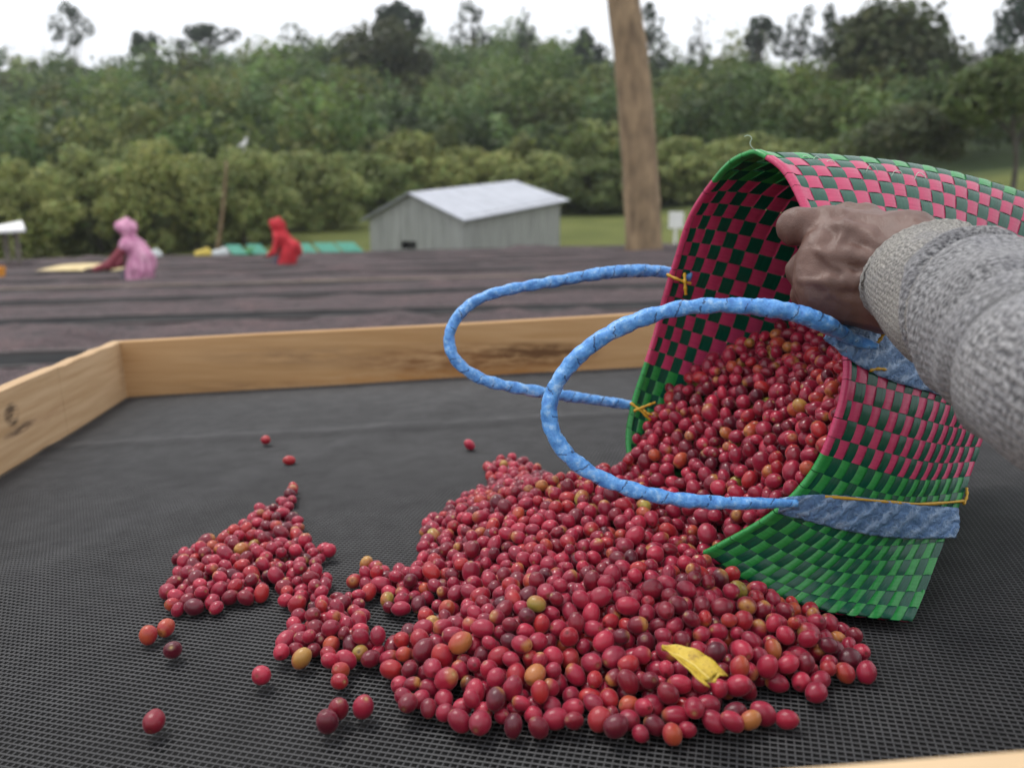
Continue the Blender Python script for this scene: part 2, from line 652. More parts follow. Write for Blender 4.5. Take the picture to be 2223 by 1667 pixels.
# trees that stand out of the mass on the ridge
def ridge_z(x, y): return float(ground_z(x, y))
ridge = [  # px, y-top px, distance, crown half width px, crown half height px, leaves, label, cat
    (152, 10, 118, 45, 55, 260, 'sparse wispy tree above the ridge next to the faint distant hill', 0.30),
    (310, 62, 112, 34, 30, 300, 'small bushy treetop on the ridge above the pink-shawled worker', 0.32),
    (445, 48, 112, 55, 34, 420, 'broad thin-leaved treetop on the ridge above the red-hooded worker', 0.32),
    (866, 0, 108, 44, 50, 900, 'dense round dark tree standing alone on the ridge above the shed', 0.36),
    (1025, 4, 110, 42, 60, 220, 'airy tall tree on the ridge just past the round dark one', 0.30),
    (1140, 20, 112, 20, 50, 90, 'thin bare-looking tree on the ridge before the dark conifer', 0.28),
    (1272, 58, 100, 36, 60, 620, 'dark conifer hidden half behind the thick pale trunk', 0.34),
    (1418, 18, 100, 50, 70, 420, 'dark ragged tree emerging behind the thick pale trunk', 0.32),
    (1520, 30, 104, 30, 60, 90, 'bare twiggy tree between the trunk and the ragged skyline trees', 0.28),
    (1650, 40, 104, 44, 55, 420, 'ragged dark tree on the skyline above the basket top', 0.32),
    (1740, 22, 104, 46, 60, 330, 'gappy tall tree on the skyline beside the arching one', 0.30),
    (1815, 8, 104, 34, 60, 260, 'slim gappy tree on the skyline between two wider ones', 0.30),
    (1905, -4, 104, 42, 48, 330, 'arching open-crowned tree alone against the white sky', 0.30),
    (2035, 62, 100, 26, 40, 420, 'small pointed dark tree on the skyline by the ridge house', 0.32),
]
for k, (px, ty, dist, hw, hh, nl, lab, sz) in enumerate(ridge):
    x, _, ztop = sp(px, ty, dist)
    rx, rz = hw / F * dist, hh / F * dist
    zb = ridge_z(x, dist)
    hgt = max(ztop - zb, 6.0)
    tree('ridge_tree', lab, 'tree', (x, dist, zb), hgt, (rx, rx, rz), (0.045, 0.066, 0.040), n=nl * 2, size=sz, trunk_r=0.16,
         crown_z=1 - rz / hgt, clumps=12 if nl < 500 else 22, clump_r=0.36, seed=k, limbs=4, flat=0.9, shell=0.95,
         group='trees standing out on the ridge')

# big tree cut by the frame in the upper corner, and the near olive trees
b0 = gpos(2215, 74)
tree('tall_tree', 'large dark blue-green tree above the small white roof', 'tree', b0, sp(2215, -40, 74)[2] - b0[2], (4.6, 4.6, 4.6), (0.045, 0.07, 0.045), 2400, 0.3, 0.3, 0.78, 20, 0.3, seed=31, flat=0.9)
b0 = gpos(2195, 34)
tree('field_tree', 'broad olive-green tree with bare dark trunk on the grass bank', 'tree', b0, 6.1, (3.1, 3.0, 2.1), (0.085, 0.12, 0.03), 5200, 0.17, 0.13, 0.66, 30, 0.33, 0.15, seed=32)
b0 = gpos(1960, 39)
tree('field_tree', 'lower greyish-olive bushy tree behind the basket top', 'tree', b0, 4.4, (2.9, 2.2, 1.9), (0.095, 0.115, 0.05), 4200, 0.17, 0.12, 0.58, 26, 0.34, 0.1, seed=33)
b0 = gpos(1900, 62)
tree('autumn_tree', 'large rounded tree with rust-tinged top on the slope', 'tree', b0, sp(1900, 88, 62)[2] - b0[2], (6.2, 5, 5.6), (0.066, 0.082, 0.03), 4500, 0.34, 0.3, 0.6, 30, 0.36, seed=34)
b0 = gpos(850, 86)
tree('round_tree', 'big brownish rounded tree in the middle of the wooded hillside', 'tree', b0, sp(850, 100, 86)[2] - b0[2], (5.6, 5, 5.6), (0.070, 0.082, 0.036), 3800, 0.4, 0.3, 0.66, 26, 0.36, seed=35)

# feathery pale thickets at the foot of the hill
thick = [  # px, distance, half width px, top px, tint, label
    (30, 31, 120, 345, 0, 'pale feathery thicket behind the white-roofed shelter'),
    (170, 34, 110, 325, 1, 'tall pale thicket behind the pink-shawled worker'),
    (345, 33, 130, 312, 0, 'broad feathery thicket beside the leaning brown pole'),
    (520, 35, 120, 318, 1, 'pale thicket with the small white bird on its top'),
    (660, 40, 125, 322, 1, 'rounded green thicket behind the red-hooded worker'),
    (790, 46, 115, 325, 2, 'mid-green thicket beside the shed gable'),
    (905, 48, 110, 292, 0, 'bright pale thicket rising straight over the shed ridge'),
    (1040, 47, 115, 318, 0, 'low pale thicket behind the shed roof slope'),
    (1180, 46, 120, 335, 1, 'green thicket past the far end of the shed roof'),
    (1290, 45, 110, 350, 3, 'dark low thicket at the foot of the thick pale trunk'),
    (1480, 46, 120, 305, 1, 'mid-green thicket between the thick trunk and the basket'),
    (1620, 46, 120, 290, 1, 'pale olive thicket behind the top of the basket'),
    (1760, 46, 130, 300, 2, 'green thicket hidden behind the basket and the olive tree'),
]
tints = [(0.29, 0.32, 0.105), (0.26, 0.30, 0.105), (0.20, 0.25, 0.082), (0.125, 0.16, 0.055)]
for k, (px, dist, hw, ty, ti, lab) in enumerate(thick):
    b0 = gpos(px, dist)
    hgt = sp(px, ty, dist)[2] - b0[2]
    rx = hw / F * dist
    tree('thicket', lab, 'thicket', b0, hgt, (rx * 1.12, 2.2, hgt * 0.54), tints[ti], 12500, 0.0030 * dist, 0.10, 0.48, 130, 0.20, 0.10, seed=50 + k,
         group='pale thickets at the foot of the hill', limbs=6, flat=0.95, shell=0.9)
small = [(150, 34, 45, 445, 'low yellowish bush close behind the shawled worker'), (215, 33, 42, 440, 'second yellowish bush touching the low one'),
         (345, 32, 26, 462, 'small round sapling standing in front of the thickets'), (412, 33, 24, 455, 'slim pale sapling beside the round sapling')]
for k, (px, dist, hw, ty, lab) in enumerate(small):
    b0 = gpos(px, dist)
    hgt = sp(px, ty, dist)[2] - b0[2]
    rx = hw / F * dist
    tree('bush', lab, 'bush', b0, hgt, (rx, rx, hgt * 0.5), (0.12, 0.14, 0.055), 1500, 0.12, 0.05, 0.52, 18, 0.36, 0.1, seed=80 + k, group='bushes before the thickets', limbs=3, flat=0.95)

# the thick pale trunk: crown out of frame, kept as bare upper limbs and a high crown
TY = 22.0
def tk(px, py): return sp(px, py, TY)
tp = catmull([tk(1397, 640), tk(1396, 520), tk(1390, 400), tk(1380, 250), tk(1368, 120), tk(1352, 0), tk(1340, -150), tk(1345, -420)], 40)
k = 22
th = np.linspace(0, 2 * np.pi, k, endpoint=False)
px_half = np.interp(np.linspace(0, 1, 40), [0, .14, .3, .5, .7, .85, 1], [42, 38.5, 37.5, 35, 31, 27, 15])
rad = (px_half / F * TY)[:, None] * (1 + 0.035 * np.sin(3 * th + 1)[None, :] + 0.02 * rng.normal(size=(40, k)))
root = thing('tall_trunk_tree', 'thick pale bare trunk rising out of the frame behind the beds', 'tree', tp[0])
V, Fc, uv = sweep(tp, rad, k)
add('trunk', mesh_from('trunk', V, Fc, mats=[M_bark]), root)
top = tp[-1]
V, Fq, C = leaf_cloud(top + [0, 0, 2.5], (4.5, 4.5, 2.6), 3000, 0.25, (0.05, 0.08, 0.035), np.random.default_rng(5), 24)
add('crown', mesh_from('crown', V, Fq, smooth=False, colors=C, mats=[M_leaf]), root)

# ------------------------------------------------------------------ buildings
M_tin = noisy('weathered_sheet', (0.22, 0.23, 0.215), (0.37, 0.38, 0.365), 1.6, 0.6, 0, stretch=(4, 4, 0.35), detail=8)
M_roof = noisy('zinc_roof', (0.38, 0.40, 0.45), (0.48, 0.50, 0.56), 0.8, 0.5, stretch=(2, 2, 2))
M_black = noisy('dark_opening', (0.01, 0.01, 0.01), (0.02, 0.02, 0.02), 2)
M_white = noisy('white_paint', (0.70, 0.70, 0.70), (0.82, 0.82, 0.82), 3, 0.6)

D1 = 27.0
dn = 27.0      # near corner distance
A = sp(1006, 468, dn)                     # near eave corner
Lf = sp(802, 466, 30.5)                   # other end of the gable eave
Rt = sp(1216, 429, 30.8)                  # far end of the long eave, up the slope
zE = A[2]
Lf[2] = zE
zS = (Rt[2] - zE) / np.linalg.norm((Rt - A)[:2])
zG = float(min(ground_z(A[0], A[1]), ground_z(Lf[0], Lf[1]))) - 0.1
gv = Lf - A; lv = Rt - A
C4 = A + gv + lv
rise = float(sp(890, 419, 28.8)[2] - zE)
shed = thing('shed', 'low grey sheet-metal shed with pale pitched roof beyond the beds', 'shed', (A[0], A[1], zG))
def dn_(p): return np.array([p[0], p[1], zG])
ridge0 = (A + Lf) / 2 + [0, 0, rise]; ridge1 = ridge0 + lv
ridge1[2] = sp(1125, 395, ridge1[1])[2]
rz_ = (ridge1[2] - ridge0[2]) / np.linalg.norm(lv)
# wall sheets: each a ribbed panel with its own edges
def panel_wall(p, q, n, topfn, hole=None):
    u = (q - p); u[2] = 0; L = np.linalg.norm(u[:2]); u = u / L
    nrm = np.array([u[1], -u[0], 0])
    for k in range(n):
        s0, s1 = L * k / n + 0.006, L * (k + 1) / n - 0.006
        mb = MB()
        m = 6
        for e in range(m):
            a0 = s0 + (s1 - s0) * e / m; a1 = s0 + (s1 - s0) * (e + 1) / m
            off = nrm * (0.012 if e % 2 else 0.0)
            mid = (a0 + a1) / 2
            zb = 0.0
            if hole and hole[0] < mid < hole[1]:
                zb = hole[2]
            for zz0, zz1 in ([(0, hole[3]), (zb, None)] if zb else [(0, None)]):
                P_ = lambda a, z: p + u * a + off + np.array([0, 0, z])
                t0 = topfn(a0) if zz1 is None else zG + zz1
                t1 = topfn(a1) if zz1 is None else zG + zz1
                p0 = P_(a0, 0); p0[2] = zG + zz0
                p1 = P_(a1, 0); p1[2] = zG + zz0
                q1 = P_(a1, 0); q1[2] = t1
                q0 = P_(a0, 0); q0[2] = t0
                if zz1 is not None and zz1 <= 0: continue
                d_ = nrm * 0.02
                mb.hexa([p0, p1, p1 - d_, p0 - d_, q0, q1, q1 - d_, q0 - d_])
        mb.build('wall_panel', M_tin, shed)
Lg = np.linalg.norm(gv[:2])
hz0 = sp(890, 541, 29)[2] - zG; hz1 = sp(890, 524, 29)[2] - zG
panel_wall(Lf, A, 7, lambda s: zE + rise * (1 - abs(s / Lg * 2 - 1)) - 0.03, (Lg * 0.36, Lg * 0.53, hz1, hz0))
panel_wall(A, Rt, 7, lambda s: zE + zS * s - 0.02)
panel_wall(Rt, C4, 7, lambda s: Rt[2] + (ridge1[2] - Rt[2]) * (1 - abs(s / Lg * 2 - 1)) - 0.03)
panel_wall(C4, Lf, 7, lambda s: Rt[2] - zS * s - 0.02)
mb = MB()
un = -gv / Lg
inn = np.array([-un[1], un[0], 0]) * 0.25
if inn @ lv < 0: inn = -inn
h0 = Lf + un * Lg * 0.34 + inn; h1 = Lf + un * Lg * 0.55 + inn
mb.beam([h0[0], h0[1], zG + (hz0 + hz1) / 2], [h1[0], h1[1], zG + (hz0 + hz1) / 2], inn * 0.2, np.array([0, 0, (hz1 - hz0) * 0.8]))
mb.build('opening_dark_panel', M_black, shed)  # added black panel behind the wall opening, standing in for the dark interior
lu = lv / np.linalg.norm(lv)
for s, e in ((0, A), (1, Lf)):
    out = (e - (A + Lf) / 2); out[2] = 0; out /= np.linalg.norm(out)
    for k in range(8):
        a0 = -0.25 + (np.linalg.norm(lv) + 0.5) * k / 8 + 0.008; a1 = -0.25 + (np.linalg.norm(lv) + 0.5) * (k + 1) / 8 - 0.008
        r0, r1 = ridge0 + lu * a0, ridge0 + lu * a1
        r0[2] = ridge0[2] + rz_ * a0; r1[2] = ridge0[2] + rz_ * a1
        e0, e1 = e + lu * a0 + out * 0.28 - [0, 0, 0.15], e + lu * a1 + out * 0.28 - [0, 0, 0.15]
        mb = MB(); tz = np.array([0, 0, 0.03])
        mb.hexa([e0, e1, r1, r0, e0 + tz, e1 + tz, r1 + tz, r0 + tz])
        mb.build('roof_sheet', M_roof, shed)

# open shelter at the frame's edge
sh = thing('shelter', 'open shelter with flat white roof on thin posts', 'shelter', (sp(-10, 520, 20)))
mb = MB()
a, b_ = sp(-90, 497, 20), sp(54, 492, 19)
mb.hexa([a + [0, 0, -.16], b_ + [0, 0, -.12], b_ + [-1.5, 2.4, .08], a + [0, 2.4, .06], a + [0, 0, -.1], b_ + [0, 0, -.06], b_ + [-1.5, 2.4, .14], a + [0, 2.4, .12]])
mb.build('roof', M_white, sh)
for px in (10, 34, -60):
    q = sp(px, 505, 20.6)
    mb = MB(); gz = float(ground_z(q[0], q[1]))
    mb.box((q[0] - .05, q[1] - .05, gz), (q[0] + .05, q[1] + .05, q[2]))
    mb.build('post', noisy('grey_pole', (0.15, 0.13, 0.1), (0.25, 0.22, 0.18), 5), sh)

# house on the ridge
hb = sp(2112, 112, 92)
hs = thing('ridge_house', 'small white-roofed house below the large dark tree', 'house', (hb[0], hb[1], hb[2] - 3))
mb = MB(); mb.box(hb - [2.0, 0, 3], hb + [1.8, 4, -0.35]); mb.build('wall', noisy('grey_wall', (0.25, 0.24, 0.24), (0.33, 0.32, 0.32), 2), hs)
mb = MB(); a = hb
mb.hexa([a + [-2.4, -.4, -.75], a + [2.2, -.4, 0.05], a + [2.2, 4.5, .35], a + [-2.4, 4.5, -.45], a + [-2.4, -.4, -.62], a + [2.2, -.4, .2], a + [2.2, 4.5, .5], a + [-2.4, 4.5, -.3]])
mb.build('roof', M_white, hs)
h2 = sp(2034, 124, 94)
hs = thing('ridge_house', 'tiny pale house among the trees on the skyline', 'house', (h2[0], h2[1], h2[2] - 3))
mb = MB(); mb.box(h2 - [.8, 0, 3], h2 + [.7, 3, 0]); mb.build('wall', noisy('grey_wall_b', (0.35, 0.34, 0.34), (0.45, 0.43, 0.43), 2), hs)
mb = MB(); mb.hexa([h2 + [-1, -.2, .01], h2 + [.9, -.2, .01], h2 + [.9, 3.2, .01], h2 + [-1, 3.2, .01], h2 + [-.9, .8, .5], h2 + [.8, .8, .5], h2 + [.8, 2.4, .5], h2 + [-.9, 2.4, .5]]); mb.build('roof', M_white, hs)

# brown pole, white board, bird
q0, q1 = sp(470, 560, 30), sp(492, 350, 30)
V, Fc, uv = sweep(catmull([q0, (q0 + q1) / 2 + [0.05, 0, 0], q1], 10), np.linspace(0.09, 0.05, 10), 8)
tag(add('pole', mesh_from('pole', V, Fc, mats=[noisy('brown_pole', (0.14, 0.09, 0.045), (0.22, 0.15, 0.08), 4)])), 'slender leaning brown pole in front of the pale thickets', 'pole')
wb = thing('notice_board', 'small white board on a post beside the thick pale trunk', 'board', sp(1470, 520, 30))
q = sp(1468, 478, 30)
mb = MB(); mb.box(q - [.27, .02, .3], q + [.27, .02, .3]); mb.build('panel', M_white, wb)
mb = MB(); mb.box(q - [.05, -.03, 1.6], q + [.05, .1, -.05]); mb.build('post', M_white, wb)
q = sp(528, 314, 34.4)
caps = [(q, q + [0.10, 0, 0.05], .09, .07), (q + [0.10, 0, .05], q + [.13, 0, .24], .05, .04), (q + [.13, 0, .24], q + [.22, 0, .23], .04, .015), (q - [.03, 0, .02], q - [.24, 0, .08], .07, .02),
        (q + [.03, .03, -.1], q + [.03, .03, -.4], .02, .015), (q + [.03, -.03, -.1], q + [.03, -.03, -.4], .02, .015)]
V, Fq = surface_nets(lambda P: sdf_caps(P, caps, 0.05), q - [.6, .25, .5], q + [.5, .25, .6], 0.03)
tag(add('bird', mesh_from('bird', V, Fq, mats=[M_white])), 'small white long-necked bird perched on a pale thicket', 'bird')

# ------------------------------------------------------------------ the other drying beds, row behind row
M_layer, t, b = new_mat('dried_cherries')
v = coords(t)
vo = N(t, 'ShaderNodeTexVoronoi'); vo.inputs['Scale'].default_value = 55.0; t.links.new(v, vo.inputs['Vector'])
f = noise(t, v, 1.6, 8, 0.7); f2 = noise(t, v, 9.0, 5)
c = ramp(t, f, [(0.3, (0.032, 0.020, 0.023)), (0.52, (0.062, 0.034, 0.038)), (0.75, (0.105, 0.055, 0.055))])
hv = N(t, 'ShaderNodeHueSaturation'); t.links.new(c, hv.inputs['Color'])
sep = N(t, 'ShaderNodeSeparateColor'); t.links.new(vo.outputs['Color'], sep.inputs[0])
t.links.new(math_(t, 'ADD', math_(t, 'MULTIPLY', sep.outputs[0], 0.9), math_(t, 'SUBTRACT', math_(t, 'MULTIPLY', f2, 1.7), 0.42)), hv.inputs['Value'])
c = mixc(t, math_(t, 'MULTIPLY', math_(t, 'MAXIMUM', math_(t, 'SUBTRACT', f2, 0.55), 0), 2.5), hv.outputs['Color'], (0.085, 0.075, 0.068))
t.links.new(c, b.inputs['Base Color'])
b.inputs['Roughness'].default_value = 0.75
bump(t, b, math_(t, 'SUBTRACT', 1.0, vo.outputs['Distance']), 1.0, 0.015)
M_greynet = noisy('grey_netting', (0.055, 0.055, 0.058), (0.10, 0.10, 0.10), 3, 0.8, stretch=(1, 1, 6))
M_rail = noisy('grey_rail', (0.045, 0.04, 0.04), (0.12, 0.10, 0.097), 2.2, 0.8, detail=8)
M_palerail = noisy('pale_rail', (0.30, 0.22, 0.17), (0.42, 0.33, 0.26), 4, 0.8)
M_post = noisy('bed_post', (0.10, 0.09, 0.08), (0.2, 0.18, 0.16), 5, 0.85)
c0, c1 = on_plane(275, 860), on_plane(1400, 795)
BU = (c1 - c0); BU /= np.linalg.norm(BU)          # along the back board
c2 = on_plane(0, 1030)
BV = (c2 - c0); BV /= np.linalg.norm(BV)          # along the side board, towards the camera
rowdir = np.array([BU[0], BU[1], 0]); rowdir /= np.linalg.norm(rowdir)
rown = np.array([-rowdir[1], rowdir[0], 0])
row_desc = ['first', 'second', 'third', 'fourth', 'fifth', 'sixth', 'seventh', 'eighth', 'ninth', 'tenth', 'eleventh']
dist = 2.75
rows = []
rw = np.random.default_rng(21)
for k in range(11):
    wid = 1.45 if k else 1.6
    rows.append((dist, wid))
    cen = rown * (dist + wid / 2)
    lab = f'long raised bed of dark drying cherries, {row_desc[k]} row behind the wooden frame'
    if k == 4: lab = 'long raised bed with pale tan rail in front of the red-hooded worker'
    bed = thing('drying_bed', lab, 'drying bed', (cen[0], cen[1], bed_z(cen[0], cen[1])), 'long drying beds in rows behind the frame')
    s = np.linspace(-14 - 1.1 * dist, 14 + 1.1 * dist, 140)
    cols = np.linspace(0, wid, 9)
    P = rown * 0 + (s[:, None, None] * rowdir + (dist + cols)[None, :, None] * rown)
    lift = 0.86 - 0.018 * dist * (k > 4) * 0
    Z = bed_z(P[..., 0], P[..., 1]) + lift
    lump = 0.026 * gn(np.stack([P[..., 0] * 3.1, P[..., 1] * 3.0, 0 * P[..., 0] + k], -1)) + 0.016 * rw.normal(size=Z.shape)
    edge = np.minimum(cols, wid - cols)[None, :]
    top = Z + 0.035 + np.minimum(edge / 0.25, 1) * (0.02 + lump)
    V = np.stack([P[..., 0], P[..., 1], top], -1).reshape(-1, 3)
    i = np.arange(len(s) - 1)[:, None] * 9; j = np.arange(8)[None, :]
    Fq = np.stack([i + j, i + 9 + j, i + 10 + j, i + 1 + j], -1).reshape(-1, 4)
    add('cherry_layer', mesh_from('cherry_layer', V, Fq, mats=[M_layer]), bed)
    up = np.array([0, 0, 1.0])
    for e, off in ((0, -0.03), (1, wid + 0.03)):
        mb = MB()
        for q in range(len(s) - 1):
            if q % 4: continue
            q2 = min(q + 4, len(s) - 1)
            a = s[q] * rowdir + (dist + off) * rown; a = a + up * (bed_z(a[0], a[1]) + 0.86 + rw.normal() * 0.006)
            b_ = s[q2] * rowdir + (dist + off) * rown; b_ = b_ + up * (bed_z(b_[0], b_[1]) + 0.86)
            mb.beam(a, b_, rown * 0.022, up * 0.055)
        mb.build('rail', M_palerail if (k == 4 and e == 0) else M_rail, bed)
    # netting hanging over the front rail
    mbv = []
    sk = s[::1]
    hang = 0.30 + 0.06 * np.sin(sk * 1.7 + k) + 0.05 * rw.normal(size=len(sk))
    fr = sk[:, None] * rowdir + (dist - 0.06) * rown
    zt = bed_z(fr[:, 0], fr[:, 1])
    Va = np.concatenate([fr + up * (zt + 0.90)[:, None], fr - rown * 0.02 + up * (zt + 0.86 - hang * .5)[:, None], fr - rown * (0.03 + 0.02 * np.sin(sk * 9))[:, None] + up * (zt + 0.86 - hang)[:, None]])
    n = len(sk)
    Fq = np.concatenate([np.stack([np.arange(n - 1) + q * n, np.arange(1, n) + q * n, np.arange(1, n) + (q + 1) * n, np.arange(n - 1) + (q + 1) * n], -1) for q in range(2)])
    add('net_skirt', mesh_from('net_skirt', Va, Fq, mats=[M_greynet]), bed)
    pm = None
    for q in np.arange(-6, 7) if k < 6 else []:
        a = (q * 2.4 + rw.uniform(-.3, .3)) * rowdir + (dist - 0.1) * rown
        if pm is None:
            mb = MB(); mb.box((-.03, -.03, 0), (.03, .03, 0.84))
            pm = mesh_from('post', mb.v, mb.f, smooth=False, mats=[M_post])
        po = add('post', pm, bed)
        po.location = Vector((a[0], a[1], float(bed_z(a[0], a[1]))))
    dist += wid + (0.62 if k < 3 else 0.75)
BED_END = dist

def on_row(px, k, frac=0.5, h=0.0):
    """a point over row k seen in photo column px, h above its layer"""
    d, wd = rows[k]
    r = ray(px, 520); r = r / (np.array([r[0], r[1], 0]) @ rown)
    p = r * (d + wd * frac)
    return np.array([p[0], p[1], float(bed_z(p[0], p[1])) + 0.93 + h])

# yellow parchment spread on a far bed
q = on_row(188, 6, 0.5)
hm = []
for a in range(15):
    for bb in range(7):
        u, v_ = a / 14 * 2 - 1, bb / 6 * 2 - 1
        e = max(0, 1 - u * u - v_ * v_)
        hm.append(q + rowdir * u * 0.75 + rown * v_ * 0.62 + np.array([0, 0, 0.02 + 0.10 * math.sqrt(e)]))
i = np.arange(14)[:, None] * 7; j = np.arange(6)[None, :]
Fq = np.stack([i + j, i + 7 + j, i + 8 + j, i + 1 + j], -1).reshape(-1, 4)
tag(add('parchment_coffee', mesh_from('parchment_coffee', np.array(hm), Fq, mats=[noisy('parchment', (0.55, 0.42, 0.20), (0.72, 0.58, 0.32), 12, 0.8)])),
    'spread of pale yellow parchment coffee on a bed behind the pink shawl', 'coffee')
# orange tub at the frame's edge
q = on_row(-14, 5, 0.6)
V, Fc, uv = sweep([q, q + [0, 0, .16], q + [0, 0, .17], q + [0, 0, .03]], [0.1, 0.13, 0.115, 0.09], 18)
tag(add('tub', mesh_from('tub', V, Fc, smooth=False, mats=[noisy('orange_plastic', (0.7, 0.28, 0.03), (0.75, 0.32, 0.05), 3, 0.4)])), 'orange plastic tub standing on a far drying bed', 'tub')
# teal covers leaning on the last bed, sacks beside them
M_teal = noisy('teal_net', (0.03, 0.22, 0.15), (0.06, 0.30, 0.22), 6, 0.7)
for k, px in enumerate((668, 720, 768, 566, 520)):
    q = on_row(px, 10, 0.2, 0.0)
    mb = MB()
    w_ = 0.30 if k < 3 else 0.22
    a = q + rowdir * -w_; b_ = q + rowdir * w_
    lean = rown * 0.5 + np.array([0, 0, 0.26]) + rowdir * -0.35
    for s_ in range(5):
        f0, f1 = s_ / 5, (s_ + 0.86) / 5
        a0 = a + (b_ - a) * f0; a1 = a + (b_ - a) * f1
        mb.hexa([a0, a1, a1 + lean, a0 + lean, a0 + [0, 0, .02], a1 + [0, 0, .02], a1 + lean + [0, 0, .02], a0 + lean + [0, 0, .02]])
    o = mb.build('net_cover', M_teal)
    tag(o, ['teal net cover leaning next to the red-hooded worker', 'teal net cover between two others before the shed', 'teal net cover closest to the shed gable', 'small teal cover on the other side of the red-hooded worker', 'small teal cover beside the pale sacks'][k], 'cover', 'teal covers on the farthest bed')
M_sackw = noisy('white_sack', (0.5, 0.55, 0.55), (0.65, 0.68, 0.68), 8, 0.7)
M_sacky = noisy('yellow_sack', (0.55, 0.42, 0.06), (0.65, 0.5, 0.1), 8, 0.7)
M_sackg = noisy('green_sack', (0.05, 0.2, 0.06), (0.08, 0.28, 0.1), 8, 0.7)
for k, (px, m, lab) in enumerate([(440, M_sacky, 'yellow sack on the farthest bed beside the leaning pole'), (478, M_sackw, 'whitish sack between the yellow one and the covers'), (540, M_sackg, 'green sack among the small teal covers'), (330, M_sackw, 'whitish sack behind the pink-shawled worker'), (606, M_sackw, 'whitish sack behind the red-hooded worker')]):
    q = on_row(px, 10, 0.4, 0.02)
    caps = [(q + rowdir * -.16, q + rowdir * .16 + [0, 0, .02], .13, .12, .05), (q + [0, 0, .06], q + rowdir * .1 + [0, 0, .16], .1, .07, .05)]
    V, Fq = surface_nets(lambda P: sdf_caps(P, caps, 0.05), q - .4, q + .45, 0.045)
    tag(add('sack', mesh_from('sack', V, Fq, mats=[m])), lab, 'sack', 'sacks on the farthest bed')

# ------------------------------------------------------------------ the two workers among the beds
M_skin_far = noisy('brown_skin', (0.10, 0.055, 0.04), (0.13, 0.075, 0.055), 6, 0.5)
M_pink = noisy('pink_shawl', (0.40, 0.10, 0.24), (0.78, 0.44, 0.58), 5, 0.8, stretch=(3, 3, 0.7))  # upright streaks put lighter and shaded folds into the pink
M_maroon = noisy('maroon_cloth', (0.22, 0.04, 0.06), (0.30, 0.06, 0.08), 6, 0.8)
M_red = noisy('red_cloth', (0.34, 0.006, 0.014), (0.66, 0.03, 0.045), 5, 0.75, stretch=(3, 3, 0.7))  # fold shading is streaked into the red in the same way
M_skirt = noisy('dark_skirt', (0.04, 0.035, 0.05), (0.08, 0.06, 0.09), 6, 0.8)


